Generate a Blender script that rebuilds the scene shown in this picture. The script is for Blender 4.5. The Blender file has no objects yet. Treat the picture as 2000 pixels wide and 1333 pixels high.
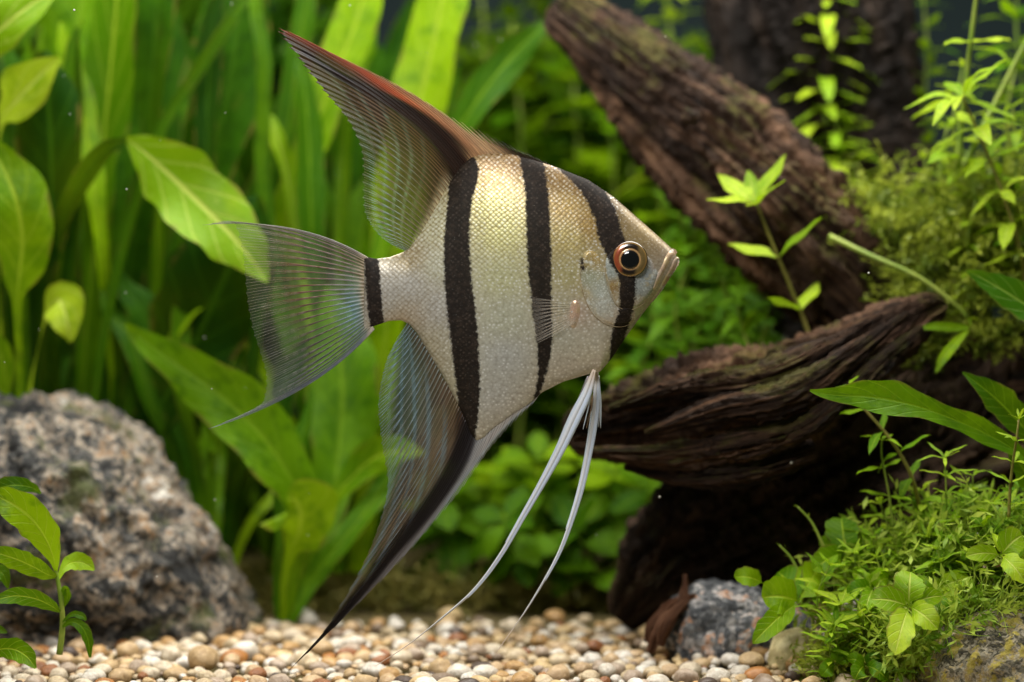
import bpy, bmesh, math, random
import numpy as np
from mathutils import Vector, Matrix

random.seed(7)
RNG = np.random.default_rng(7)
S = bpy.context.scene
COL = S.collection

# ------------------------------------------------------------------ camera, lamps, exposure
# one unit is ten centimetres; the fish swims in the plane Y = 0, the camera looks along +Y
CAM_D, FPX = 5.0, 3846.0
cam_data = bpy.data.cameras.new("camera")
cam = bpy.data.objects.new("camera", cam_data)
COL.objects.link(cam)
cam.location = (0, -CAM_D, 0)
cam.rotation_euler = (math.radians(90), 0, 0)
cam_data.sensor_width = 36.0
cam_data.lens = FPX / 2000 * 36
cam_data.clip_start = 0.05
cam_data.clip_end = 200
cam_data.dof.use_dof = True
cam_data.dof.focus_distance = CAM_D - 0.04
cam_data.dof.aperture_fstop = 0.74
S.camera = cam

W = bpy.data.worlds.new("World")
S.world = W
W.use_nodes = True
W.node_tree.nodes["Background"].inputs[0].default_value = (0.70, 0.78, 0.62, 1)
W.node_tree.nodes["Background"].inputs[1].default_value = 0.075


def area_lamp(name, loc, target, sx, sy, power, color):
    d = bpy.data.lights.new(name, 'AREA')
    d.shape = 'RECTANGLE'
    d.size, d.size_y = sx, sy
    d.energy = power
    d.color = color
    o = bpy.data.objects.new(name, d)
    COL.objects.link(o)
    o.location = loc
    o.rotation_euler = (Vector(target) - Vector(loc)).to_track_quat('-Z', 'Y').to_euler()
    return o


area_lamp("tank_lamp", (0.0, 0.8, 2.8), (0.0, 0.8, 0), 6.0, 1.5, 350, (1.0, 0.985, 0.92))
area_lamp("front_lamp", (-0.5, -2.5, 2.3), (0.05, 0, 0), 1.3, 0.9, 100, (1.0, 0.985, 0.965))

S.view_settings.view_transform = 'Standard'
S.view_settings.look = 'None'
S.view_settings.gamma = 1
S.view_settings.exposure = 0.0
S.cycles.use_denoising = True
S.cycles.max_bounces = 7
S.cycles.transparent_max_bounces = 20
S.cycles.adaptive_threshold = 0.025
S.cycles.sample_clamp_indirect = 6.0

# ------------------------------------------------------------------ helpers


def P(px, py, Y=0.0):
    s = (Y + CAM_D) / FPX
    return Vector(((px - 1000) * s, Y, (666.5 - py) * s))


def U_(Y=0.0):
    return (Y + CAM_D) / FPX


def lin(c):
    c = np.asarray(c, float) / 255.0
    return np.where(c <= 0.04045, c / 12.92, ((c + 0.055) / 1.055) ** 2.4)


def lin4(c):
    r = lin(c)
    return (float(r[0]), float(r[1]), float(r[2]), 1.0)


_perm = RNG.permutation(256)
_perm = np.concatenate([_perm, _perm, _perm])
_g = RNG.normal(size=(256, 3))
_g /= np.linalg.norm(_g, axis=1)[:, None]


def pnoise(p):
    p = np.asarray(p, float)
    i = np.floor(p).astype(int)
    f = p - i
    i = i & 255
    u = f * f * f * (f * (f * 6 - 15) + 10)
    out = np.zeros(len(p))
    for dx in (0, 1):
        for dy in (0, 1):
            for dz in (0, 1):
                h = _perm[_perm[_perm[i[:, 0] + dx] + i[:, 1] + dy] + i[:, 2] + dz]
                g = _g[h]
                d = g[:, 0] * (f[:, 0] - dx) + g[:, 1] * (f[:, 1] - dy) + g[:, 2] * (f[:, 2] - dz)
                w = (u[:, 0] if dx else 1 - u[:, 0]) * (u[:, 1] if dy else 1 - u[:, 1]) * (u[:, 2] if dz else 1 - u[:, 2])
                out += w * d
    return out


def fbm(p, octv=4, lac=2.0, gain=0.5):
    p = np.asarray(p, float)
    a, s = 1.0, np.zeros(len(p))
    for k in range(octv):
        s += a * pnoise(p + 17.3 * k)
        p = p * lac
        a *= gain
    return s


def smooth(x, a, b):
    t = np.clip((np.asarray(x, float) - a) / (b - a), 0, 1)
    return t * t * (3 - 2 * t)


def mesh_np(name, verts, faces, smooth_shade=True):
    me = bpy.data.meshes.new(name)
    verts = np.asarray(verts, np.float32)
    if isinstance(faces, np.ndarray):
        nf, k = faces.shape
        me.vertices.add(len(verts))
        me.vertices.foreach_set("co", verts.ravel())
        me.loops.add(nf * k)
        me.loops.foreach_set("vertex_index", faces.astype(np.int32).ravel())
        me.polygons.add(nf)
        me.polygons.foreach_set("loop_start", np.arange(0, nf * k, k, dtype=np.int32))
        me.update(calc_edges=True)
        me.validate()
    else:
        me.from_pydata([tuple(map(float, v)) for v in verts], [], faces)
        me.update()
    if smooth_shade:
        me.polygons.foreach_set("use_smooth", np.ones(len(me.polygons), dtype=bool))
    return me


def attr_color(me, name, rgba):
    a = me.attributes.new(name, 'FLOAT_COLOR', 'POINT')
    rgba = np.asarray(rgba, np.float32)
    if rgba.shape[1] == 3:
        rgba = np.concatenate([rgba, np.ones((len(rgba), 1), np.float32)], 1)
    a.data.foreach_set("color", rgba.ravel())


def attr_float(me, name, v):
    a = me.attributes.new(name, 'FLOAT', 'POINT')
    a.data.foreach_set("value", np.asarray(v, np.float32))


def attr_vec(me, name, v):
    a = me.attributes.new(name, 'FLOAT_VECTOR', 'POINT')
    a.data.foreach_set("vector", np.asarray(v, np.float32).ravel())


def grid_faces(nu, nv, wrap_u=False):
    """verts index = i*nv + j"""
    i = np.arange(nu if wrap_u else nu - 1)
    j = np.arange(nv - 1)
    I, J = np.meshgrid(i, j, indexing='ij')
    I2 = (I + 1) % nu
    return np.stack([I * nv + J, I2 * nv + J, I2 * nv + J + 1, I * nv + J + 1], -1).reshape(-1, 4)


def link(name, me, mat=None, parent=None, M=None):
    o = bpy.data.objects.new(name, me)
    COL.objects.link(o)
    if mat is not None and me is not None and len(me.materials) == 0:
        me.materials.append(mat)
    if parent is not None:
        o.parent = parent
        o.matrix_parent_inverse = Matrix.Translation(-world_loc(parent))
    if M is not None:
        o.matrix_basis = M
    return o


def world_loc(o):
    return Vector(o.location) if o.type == 'EMPTY' else Vector((0, 0, 0))


def thing(name, label, cat, loc, group=None):
    o = bpy.data.objects.new(name, None)
    o.empty_display_size = 0.05
    COL.objects.link(o)
    o.location = loc
    return tag(o, label, cat, group)


def tag(o, label, cat, group=None):
    o["label"] = label
    o["category"] = cat
    if group:
        o["group"] = group
    return o


def catmull(pts, n):
    """resample a polyline of k-dimensional points as a smooth curve with n points"""
    p = np.asarray(pts, float)
    if len(p) == 2:
        t = np.linspace(0, 1, n)[:, None]
        return p[0] * (1 - t) + p[1] * t
    d = np.r_[0, np.cumsum(np.linalg.norm(np.diff(p[:, :2], axis=0), axis=1) ** 0.5 + 1e-6)]
    m = np.zeros_like(p)
    for k in range(len(p)):
        a, b = max(0, k - 1), min(len(p) - 1, k + 1)
        m[k] = (p[b] - p[a]) / (d[b] - d[a])
    tt = np.linspace(0, d[-1], n)
    k = np.clip(np.searchsorted(d, tt, side='right') - 1, 0, len(p) - 2)
    h = (d[k + 1] - d[k])
    t = ((tt - d[k]) / h)[:, None]
    h = h[:, None]
    return ((2 * t**3 - 3 * t**2 + 1) * p[k] + (t**3 - 2 * t**2 + t) * h * m[k]
            + (-2 * t**3 + 3 * t**2) * p[k + 1] + (t**3 - t**2) * h * m[k + 1])


def px3(arr):
    """rows (px, py, Y) -> world coordinates"""
    a = np.asarray(arr, float)
    s = (a[:, 2] + CAM_D) / FPX
    return np.stack([(a[:, 0] - 1000) * s, a[:, 2], (666.5 - a[:, 1]) * s], 1)


def frames(c):
    t = np.gradient(c, axis=0)
    t /= np.linalg.norm(t, axis=1)[:, None] + 1e-12
    n = np.zeros_like(c)
    a = np.array([0, -1.0, 0]) if abs(t[0, 1]) < 0.9 else np.array([1.0, 0, 0])
    n[0] = a - t[0] * a.dot(t[0])
    n[0] /= np.linalg.norm(n[0])
    for k in range(1, len(c)):
        v = n[k - 1] - t[k] * n[k - 1].dot(t[k])
        n[k] = v / (np.linalg.norm(v) + 1e-12)
    return t, n, np.cross(t, n)


def tube(c, r, seg=6, flat=1.0):
    """closed tube along world points c with radii r; flat squeezes it along the frame normal"""
    c = np.asarray(c, float)
    r = np.broadcast_to(np.asarray(r, float), (len(c),))
    t, n, b = frames(c)
    a = np.linspace(0, 2 * np.pi, seg, endpoint=False)
    v = (c[:, None, :] + r[:, None, None] * (np.cos(a)[None, :, None] * n[:, None, :] * flat
                                            + np.sin(a)[None, :, None] * b[:, None, :]))
    m = len(c)
    V = v.reshape(-1, 3)
    F = []
    for i in range(m - 1):
        for j in range(seg):
            k = (j + 1) % seg
            F.append((i * seg + j, i * seg + k, (i + 1) * seg + k, (i + 1) * seg + j))
    F.append(tuple(range(seg))[::-1])
    F.append(tuple((m - 1) * seg + j for j in range(seg)))
    return V, F


def join_vf(lst):
    V, F, o = [], [], 0
    for v, f in lst:
        V.append(np.asarray(v, float))
        F += [tuple(q + o for q in g) for g in f]
        o += len(v)
    return np.concatenate(V), F


# ------------------------------------------------------------------ material helpers


class NT:
    def __init__(self, name):
        self.m = bpy.data.materials.new(name)
        self.m.use_nodes = True
        self.t = self.m.node_tree
        self.t.nodes.clear()
        self.out = self.t.nodes.new('ShaderNodeOutputMaterial')

    def n(self, typ, ins=None, **props):
        nd = self.t.nodes.new(typ)
        for k, v in props.items():
            setattr(nd, k, v)
        for k, v in (ins or {}).items():
            self.set(nd, k, v)
        return nd

    def set(self, nd, k, v):
        sock = nd.inputs[k]
        if isinstance(v, bpy.types.NodeSocket):
            self.t.links.new(v, sock)
        elif isinstance(v, bpy.types.Node):
            self.t.links.new(v.outputs[0], sock)
        else:
            sock.default_value = v

    def math(self, op, a, b=None, c=None, clamp=False):
        nd = self.n('ShaderNodeMath', operation=op, use_clamp=clamp)
        for k, v in enumerate((a, b, c)):
            if v is not None:
                self.set(nd, k, v)
        return nd.outputs[0]

    def sstep(self, x, a, b):
        nd = self.n('ShaderNodeMapRange', {'Value': x, 'From Min': a, 'From Max': b}, interpolation_type='SMOOTHSTEP')
        return nd.outputs[0]

    def mix(self, f, a, b, blend='MIX'):
        nd = self.n('ShaderNodeMix', data_type='RGBA', blend_type=blend)
        self.set(nd, 0, f)
        self.set(nd, 6, a)
        self.set(nd, 7, b)
        return nd.outputs[2]

    def noise(self, vec, scale, detail=4, rough=0.55, out=0, dist=0.0):
        nd = self.n('ShaderNodeTexNoise', {'Scale': scale, 'Detail': detail, 'Roughness': rough, 'Distortion': dist})
        if vec is not None:
            self.set(nd, 'Vector', vec)
        return nd.outputs[out]

    def ramp(self, f, stops, interp='LINEAR'):
        nd = self.n('ShaderNodeValToRGB')
        cr = nd.color_ramp
        cr.interpolation = interp
        while len(cr.elements) < len(stops):
            cr.elements.new(0.5)
        for e, (p, c) in zip(cr.elements, stops):
            e.position = p
            e.color = c if len(c) == 4 else (*c, 1)
        self.set(nd, 0, f)
        return nd.outputs[0]

    def attr(self, name, out='Color'):
        return self.n('ShaderNodeAttribute', attribute_name=name).outputs[out]

    def bump(self, h, strength, dist):
        return self.n('ShaderNodeBump', {'Height': h, 'Strength': strength, 'Distance': dist}).outputs[0]

    def bsdf(self, col, rough=0.5, spec=0.5, normal=None, **kw):
        nd = self.n('ShaderNodeBsdfPrincipled', {'Base Color': col, 'Roughness': rough, 'Specular IOR Level': spec})
        if normal is not None:
            self.set(nd, 'Normal', normal)
        for k, v in kw.items():
            self.set(nd, k.replace('_', ' '), v)
        return nd.outputs[0]

    def done(self, sh):
        self.t.links.new(sh, self.out.inputs[0])
        return self.m


def leaf_material(name, dark, light, rib, trans=0.38, rough=0.42, veins=9.0, spec=0.16):
    t = NT(name)
    uv = t.n('ShaderNodeUVMap', uv_map='uv').outputs[0]
    sep = t.n('ShaderNodeSeparateXYZ', {0: uv})
    u, v = sep.outputs[0], sep.outputs[1]
    va = t.math('ABSOLUTE', t.math('MULTIPLY_ADD', v, 2.0, -1.0))
    rnd = t.n('ShaderNodeObjectInfo').outputs['Random']
    oc = t.n('ShaderNodeTexCoord').outputs['Object']
    nz = t.noise(oc, 6.0, 5, 0.6)
    f = t.math('MULTIPLY_ADD', t.math('SUBTRACT', rnd, 0.5), 0.7, nz, clamp=True)
    col = t.mix(t.sstep(f, 0.25, 0.78), dark, light)
    ph = t.math('MULTIPLY_ADD', va, -1.6, t.math('MULTIPLY', u, veins))
    w = t.math('ABSOLUTE', t.math('MULTIPLY_ADD', t.math('FRACT', ph), 2.0, -1.0))
    side = t.math('MULTIPLY', t.sstep(w, 0.80, 0.98), 0.45)
    mid = t.sstep(va, 0.10, 0.03)
    vein = t.math('MAXIMUM', mid, side)
    blot = t.math('MULTIPLY', t.sstep(t.noise(oc, 13.0, 4, 0.65), 0.48, 0.64), 0.62)
    col = t.mix(blot, col, dark)
    worn = t.math('MULTIPLY', t.sstep(t.noise(oc, 5.5, 5, 0.7), 0.62, 0.74), 0.25)
    col = t.mix(worn, col, (0.22, 0.20, 0.02, 1))
    fleck = t.sstep(t.noise(oc, 42.0, 3, 0.6), 0.64, 0.72)
    col = t.mix(t.math('MULTIPLY', fleck, 0.25), col, rib)
    col = t.mix(t.math('MULTIPLY', vein, 0.75), col, rib)
    edge = t.math('MULTIPLY', t.sstep(va, 0.84, 0.98), t.sstep(t.noise(oc, 14.0, 3), 0.46, 0.60))
    col = t.mix(t.math('MULTIPLY', edge, 0.6), col, (0.20, 0.13, 0.03, 1))
    h = t.math('MULTIPLY_ADD', vein, -0.6, t.noise(oc, 30.0, 3))
    nb = t.bump(h, 0.5, 0.006)
    a = t.bsdf(col, rough, spec, nb)
    tr = t.n('ShaderNodeBsdfTranslucent', {'Color': t.mix(0.35, col, (0.36, 0.50, 0.006, 1)), 'Normal': nb}).outputs[0]
    ms = t.n('ShaderNodeMixShader', {0: trans, 1: a, 2: tr}).outputs[0]
    return t.done(ms)


def plain_material(name, c1, c2, scale=12.0, rough=0.5, bump=0.3, spec=0.4):
    t = NT(name)
    oc = t.n('ShaderNodeTexCoord').outputs['Object']
    nz = t.noise(oc, scale, 5, 0.6)
    col = t.mix(t.sstep(nz, 0.3, 0.7), c1, c2)
    return t.done(t.bsdf(col, rough, spec, t.bump(nz, bump, 0.01)))


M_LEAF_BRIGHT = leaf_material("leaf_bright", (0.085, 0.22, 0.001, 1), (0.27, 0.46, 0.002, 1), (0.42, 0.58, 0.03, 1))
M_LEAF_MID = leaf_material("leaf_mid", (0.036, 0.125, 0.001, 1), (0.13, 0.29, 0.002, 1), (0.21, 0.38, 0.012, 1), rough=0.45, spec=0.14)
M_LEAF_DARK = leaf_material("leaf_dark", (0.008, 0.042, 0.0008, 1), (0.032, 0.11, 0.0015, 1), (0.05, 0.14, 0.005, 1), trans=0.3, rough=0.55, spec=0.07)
M_LEAF_LIME = leaf_material("leaf_lime", (0.19, 0.36, 0.003, 1), (0.44, 0.59, 0.020, 1), (0.60, 0.68, 0.12, 1), veins=6)
M_LEAF_COOL = leaf_material("leaf_cool", (0.045, 0.16, 0.003, 1), (0.15, 0.34, 0.010, 1), (0.28, 0.44, 0.05, 1), veins=5)
M_STEM = plain_material("stem_green", (0.16, 0.26, 0.02, 1), (0.30, 0.36, 0.05, 1), 14)
M_STEM_BROWN = plain_material("stem_olive", (0.14, 0.13, 0.02, 1), (0.30, 0.26, 0.06, 1), 14)

# ------------------------------------------------------------------ rocks, wood, gravel materials


def rock_material(name, pal, scale, moss=None, dim=0.8):
    t = NT(name)
    oc = t.n('ShaderNodeTexCoord').outputs['Object']
    wv = t.n('ShaderNodeVectorMath', {0: oc, 1: t.n('ShaderNodeVectorMath', {0: t.noise(oc, 9.0, 3, 0.6, out=1), 3: 0.10}, operation='SCALE').outputs[0]}, operation='ADD').outputs[0]
    vo = t.n('ShaderNodeTexVoronoi', {'Vector': wv, 'Scale': scale, 'Randomness': 1.0})
    cell = t.n('ShaderNodeSeparateColor', {0: vo.outputs['Color']}).outputs[0]
    vo2 = t.n('ShaderNodeTexVoronoi', {'Vector': wv, 'Scale': scale * 2.6, 'Randomness': 1.0})
    cell2 = t.n('ShaderNodeSeparateColor', {0: vo2.outputs['Color']}).outputs[1]
    big = t.noise(oc, scale * 0.11, 6, 0.68)
    f = t.math('ADD', t.math('MULTIPLY_ADD', cell2, 0.34, t.math('MULTIPLY', cell, 0.36)), t.math('MULTIPLY_ADD', big, 1.7, -0.72))
    col = t.ramp(f, pal)
    fine = t.noise(oc, scale * 3.5, 5, 0.75)
    col = t.mix(0.75, col, t.ramp(fine, [(0.3, (0.22, 0.21, 0.20)), (0.7, (1.5, 1.45, 1.4))]), 'MULTIPLY')
    blot = t.sstep(t.noise(oc, scale * 0.2, 5, 0.7), 0.50, 0.62)
    col = t.mix(t.math('MULTIPLY', blot, dim), col, t.mix(1.0, col, (0.22, 0.22, 0.23, 1), 'MULTIPLY'))
    if moss:
        m = t.sstep(t.noise(oc, moss[0], 5, 0.65), moss[1], moss[1] + 0.10)
        mc = t.mix(t.noise(oc, 60, 3), moss[2], moss[3])
        col = t.mix(t.math('MULTIPLY', m, 0.9), col, mc)
    h = t.math('ADD', t.math('MULTIPLY', cell, 0.3), t.noise(oc, scale * 1.2, 6, 0.7))
    return t.done(t.bsdf(col, 0.66, 0.3, t.bump(h, 1.0, 0.02)))


M_ROCK = rock_material("granite", [(0.0, (0.010, 0.010, 0.010)), (0.27, (0.035, 0.035, 0.034)), (0.40, (0.11, 0.108, 0.10)),
                                   (0.52, (0.25, 0.205, 0.155)), (0.64, (0.45, 0.40, 0.33)), (0.74, (0.36, 0.22, 0.11)), (0.80, (0.40, 0.37, 0.33)), (0.95, (0.80, 0.76, 0.68))], 21,
                       (3.2, 0.53, (0.035, 0.045, 0.010, 1), (0.13, 0.14, 0.04, 1)))
M_ROCK_BLUE = rock_material("blue_grey_stone", [(0.0, (0.014, 0.015, 0.017)), (0.35, (0.07, 0.075, 0.082)), (0.55, (0.22, 0.225, 0.23)),
                                                (0.66, (0.55, 0.52, 0.50)), (0.76, (0.48, 0.24, 0.12)), (0.92, (0.85, 0.85, 0.84))], 20)
M_ROCK_MOSS = rock_material("mossy_stone", [(0.0, (0.016, 0.015, 0.008)), (0.28, (0.12, 0.105, 0.06)), (0.44, (0.42, 0.38, 0.28)),
                                            (0.66, (0.45, 0.33, 0.10)), (0.9, (0.75, 0.72, 0.62))], 44,
                            (24.0, 0.50, (0.16, 0.15, 0.015, 1), (0.70, 0.54, 0.08, 1)), 0.3)


def wood_material(name, dark, mid, light, moss=0.0):
    t = NT(name)
    fl = t.attr('flow', 'Vector')
    mp = t.n('ShaderNodeMapping', {'Vector': fl, 'Scale': (1.0, 1.0, 0.6)}).outputs[0]
    a = t.noise(mp, 5.0, 6, 0.65, dist=0.6)
    b = t.noise(mp, 16.0, 5, 0.7)
    big = t.noise(fl, 1.3, 4, 0.6)
    f = t.math('ADD', t.math('MULTIPLY', a, 0.6), t.math('MULTIPLY_ADD', b, 0.35, t.math('MULTIPLY_ADD', big, 0.9, -0.42)))
    col = t.ramp(f, [(0.30, dark), (0.50, mid), (0.74, light)])
    oc = t.n('ShaderNodeTexCoord').outputs['Object']
    if moss:
        nz = t.n('ShaderNodeSeparateXYZ', {0: t.n('ShaderNodeNewGeometry').outputs['Normal']}).outputs[2]
        m = t.math('MULTIPLY', t.sstep(t.noise(oc, 5.0, 5, 0.65), 0.48, 0.62), t.sstep(nz, -0.1, 0.5))
        col = t.mix(t.math('MULTIPLY', m, moss), col, t.mix(t.noise(oc, 40, 3), (0.05, 0.06, 0.006, 1), (0.22, 0.22, 0.03, 1)))
    h = t.math('ADD', a, t.math('MULTIPLY', b, 0.6))
    return t.done(t.bsdf(col, 0.7, 0.15, t.bump(h, 1.0, 0.035)))


M_WOOD = wood_material("driftwood_brown", (0.007, 0.0045, 0.0035, 1), (0.054, 0.029, 0.017, 1), (0.27, 0.145, 0.082, 1), 0.4)
M_WOOD_SHADED = wood_material("driftwood_shaded", (0.007, 0.0045, 0.003, 1), (0.036, 0.022, 0.014, 1), (0.13, 0.075, 0.045, 1), 0.15)  # darker copy of the driftwood; shade under the log put into the colour

# ------------------------------------------------------------------ setting: backdrop, ground, gravel
GZ = -0.905


def ground_h(x, y):
    x = np.asarray(x, float)
    y = np.asarray(y, float)
    h = 0.05 * smooth(y, 1.4, 3.0)
    h = h + 0.30 * np.exp(-(((x - 1.45) / 0.52) ** 2 + ((y - 0.75) / 0.5) ** 2))
    return GZ + h


t = NT("dark_backdrop")
oc = t.n('ShaderNodeTexCoord').outputs['Object']
nz = t.noise(oc, 0.8, 3)
M_BACK = t.done(t.bsdf(t.mix(nz, (0.010, 0.018, 0.019, 1), (0.030, 0.046, 0.048, 1)), 0.8, 0.1))
o = link('backdrop', mesh_np('backdrop', [(-6, 4.4, -1.6), (6, 4.4, -1.6), (6, 4.4, 4), (-6, 4.4, 4)], [(0, 1, 2, 3)], False), M_BACK)
o['kind'] = 'structure'

t = NT("sand")
oc = t.n('ShaderNodeTexCoord').outputs['Object']
nz = t.noise(oc, 9, 6, 0.7)
M_SAND = t.done(t.bsdf(t.mix(nz, (0.04, 0.032, 0.012, 1), (0.20, 0.155, 0.07, 1)), 0.9, 0.1, t.bump(t.noise(oc, 40, 4), 0.8, 0.02)))
gx = np.linspace(-4, 4, 161)
gy = np.linspace(-1.6, 4.39, 121)
GX, GY = np.meshgrid(gx, gy, indexing='ij')
gv = np.stack([GX.ravel(), GY.ravel(), ground_h(GX.ravel(), GY.ravel()) - 0.02 + 0.01 * pnoise(np.stack([GX.ravel() * 6, GY.ravel() * 6, GX.ravel() * 0], 1))], 1)
GROUND = link('ground', mesh_np('ground', gv, grid_faces(161, 121)[:, ::-1].copy()), M_SAND)
GROUND['kind'] = 'structure'

t = NT("pebble")
oc = t.n('ShaderNodeTexCoord').outputs['Object']
nz = t.noise(oc, 1.6, 5, 0.65)
oi = t.n('ShaderNodeObjectInfo')
col = t.mix(0.8, oi.outputs['Color'], t.ramp(nz, [(0.3, (0.6, 0.5, 0.4)), (0.6, (1.1, 1.08, 1.05))]), 'MULTIPLY')
M_PEB = t.done(t.bsdf(col, 0.45, 0.4, t.bump(nz, 0.3, 0.1)))
t = NT("pebble_mass")
oc = t.n('ShaderNodeTexCoord').outputs['Object']
nz = t.noise(oc, 55, 5, 0.65)
col = t.mix(0.8, t.attr('col'), t.ramp(nz, [(0.3, (0.6, 0.5, 0.4)), (0.6, (1.1, 1.08, 1.05))]), 'MULTIPLY')
M_PEB2 = t.done(t.bsdf(col, 0.45, 0.4))

PAL = [tuple(0.78 * q for q in lin4(c)[:3]) + (1.0,) for c in [(225, 205, 170), (235, 220, 195), (240, 232, 218), (215, 185, 140), (205, 165, 110), (190, 130, 70),
                         (165, 110, 70), (200, 180, 160), (150, 130, 110), (95, 80, 72), (228, 200, 150), (244, 238, 228), (220, 190, 150)]]
PW = np.array([5, 5, 4, 4, 2.6, 1.3, 1.0, 2.5, 1.2, 0.8, 3, 3, 4.0])
PW /= PW.sum()
peb = []
for k in range(8):
    bm = bmesh.new()
    bmesh.ops.create_icosphere(bm, subdivisions=3, radius=1)
    v = np.array([q.co[:] for q in bm.verts])
    sc = np.array([1, RNG.uniform(0.72, 1.0), RNG.uniform(0.55, 0.82)])
    v = v * (1 + 0.30 * pnoise(v * 0.9 + k * 9.1)[:, None] + 0.13 * pnoise(v * 2.2 + k * 5)[:, None]) * sc
    me = mesh_np('pebble', v, [tuple(w.index for w in f.verts) for f in bm.faces])
    me.materials.append(M_PEB)
    peb.append((me, v, np.array([[w.index for w in f.verts] for f in bm.faces])))
    bm.free()
spots = []
cellsize = 0.041
grid = {}
tries = 0
while tries < 40000:
    tries += 1
    y = -0.75 + 3.2 * random.random()
    half = (y + 5) * 0.27 + 0.15
    x = random.uniform(-half, half)
    r = random.choice((0.010, 0.016, 0.021, 0.026, 0.030, 0.035)) * random.uniform(0.85, 1.15)
    if random.random() < 0.012:
        r = 0.05
    if random.random() < float(smooth(y, 0.6, 1.35)):
        continue
    key = (int(x // 0.09), int(y // 0.09))
    ok = True
    for a in (-1, 0, 1):
        for b in (-1, 0, 1):
            for (qx, qy, qr) in grid.get((key[0] + a, key[1] + b), ()):
                if (qx - x) ** 2 + (qy - y) ** 2 < (0.80 * (qr + r)) ** 2:
                    ok = False
                    break
    if not ok:
        continue
    grid.setdefault(key, []).append((x, y, r))
    spots.append((x, y, r))


def in_view(x, y, r):
    z = float(ground_h(x, y)) + r
    sc_ = FPX / (y + 5)
    px_, py_ = 1000 + x * sc_, 666.5 - z * sc_
    return -20 < px_ < 1480 and py_ < 1330


vis = sorted([q for q in spots if in_view(*q)], key=lambda q: q[1])
near = set(vis[:300])
mv, mf, mc, off = [], [], [], 0
for q in spots:
    x, y, r = q
    k = random.randrange(8)
    me, v, f = peb[k]
    c = PAL[RNG.choice(len(PAL), p=PW)]
    lift = random.uniform(0.2, 0.75) * r
    M = Matrix.Translation((x, y, float(ground_h(x, y)) + lift)) @ (Matrix.Rotation(random.uniform(0, 6.28), 4, 'Z') @ Matrix.Rotation(random.uniform(-.4, .4), 4, 'X')) @ Matrix.Scale(r, 4)
    if q in near:
        o = link('pebble', me, None, GROUND, M)
        o.color = c
    else:
        R = np.array(M)
        w = v @ R[:3, :3].T + R[:3, 3]
        mv.append(w)
        mf.append(f + off)
        mc.append(np.tile(c, (len(w), 1)))
        off += len(w)
me = mesh_np('gravel', np.concatenate(mv), np.concatenate(mf))
attr_color(me, 'col', np.concatenate(mc))
o = link('gravel', me, M_PEB2, GROUND)
o['kind'] = 'stuff'

# ------------------------------------------------------------------ rocks


def rock(name, label, outline, center, Y, depth, sub, amp, mat, seed, flat_front=0.0, freq=3.0):
    """outline: photo points round the silhouette, closed; center: inner photo point"""
    c = P(center[0], center[1], Y)
    a = np.array([[(x - center[0]), -(y - center[1])] for x, y in outline], float) * U_(Y)
    th = np.arctan2(a[:, 1], a[:, 0])
    rr = np.hypot(a[:, 0], a[:, 1])
    od = np.argsort(th)
    th, rr = th[od], rr[od]
    th = np.r_[th - 2 * np.pi, th, th + 2 * np.pi]
    rr = np.r_[rr, rr, rr]
    bm = bmesh.new()
    bmesh.ops.create_icosphere(bm, subdivisions=sub, radius=1)
    v = np.array([q.co[:] for q in bm.verts])
    f = np.array([[w.index for w in q.verts] for q in bm.faces])
    bm.free()
    r = np.interp(np.arctan2(v[:, 2], v[:, 0]), th, rr)
    m = np.hypot(v[:, 0], v[:, 2])
    rm = rr.mean()
    r = r * smooth(m, 0, 0.6) + rm * (1 - smooth(m, 0, 0.6))
    w = np.stack([v[:, 0] * r, v[:, 1] * depth, v[:, 2] * r], 1)
    nrm = v / np.array([1, depth / rm, 1])
    nrm /= np.linalg.norm(nrm, axis=1)[:, None]
    q = w * freq + seed * 7.7
    ridg = 1 - np.abs(fbm(q * 1.0, 3) * 2)
    d = amp * (0.8 * fbm(q * 0.7, 3) + 0.6 * (ridg - 0.6) + 0.5 * fbm(q * 3.1, 5, 2.0, 0.6) - 0.5 * np.clip(pnoise(q * 2.1 + 3) - 0.12, 0, 1))
    w = w + nrm * d[:, None]
    root = thing(name, label, 'rock', (c.x, c.y, float(w[:, 2].min()) + c.z))
    me = mesh_np(name + '_body', w + np.array(c), f)
    link('stone', me, mat, root)
    return root


rock('granite_boulder', 'large speckled granite boulder behind the leafy sprig, on the gravel',
     [(-260, 1000), (-200, 860), (-80, 785), (40, 766), (130, 776), (230, 818), (305, 875), (350, 955), (385, 1010), (425, 1070),
      (470, 1150), (497, 1215), (490, 1270), (400, 1310), (200, 1330), (0, 1330), (-200, 1250)], (120, 1070), 1.15, 0.48, 7, 0.085, M_ROCK, 1, freq=3.4)
rock('blue_grey_stone', 'blue grey stone streaked with rust, below the dark wood',
     [(1285, 1230), (1300, 1190), (1345, 1155), (1420, 1140), (1500, 1150), (1560, 1190), (1600, 1250), (1560, 1310), (1420, 1325), (1310, 1310)],
     (1430, 1235), 0.62, 0.17, 6, 0.028, M_ROCK_BLUE, 3, freq=7)
rock('mossy_stone', 'mossy yellow stained stone under the round leaved sprig',
     [(1790, 1320), (1830, 1260), (1890, 1215), (1960, 1198), (2060, 1195), (2160, 1240), (2200, 1340), (2120, 1420), (1950, 1440), (1820, 1400)],
     (1980, 1320), 0.02, 0.22, 6, 0.035, M_ROCK_MOSS, 5, freq=7)
rock('pale_stone', 'small pale yellowish stone under the round leaves beside the blue grey stone',
     [(1500, 1265), (1530, 1235), (1575, 1230), (1620, 1260), (1630, 1310), (1570, 1335), (1510, 1320)],
     (1565, 1285), 0.35, 0.08, 5, 0.014, plain_material("pale_stone", lin4((150, 135, 90)), lin4((225, 210, 160)), 22), 8, freq=9)

# ------------------------------------------------------------------ driftwood


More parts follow.
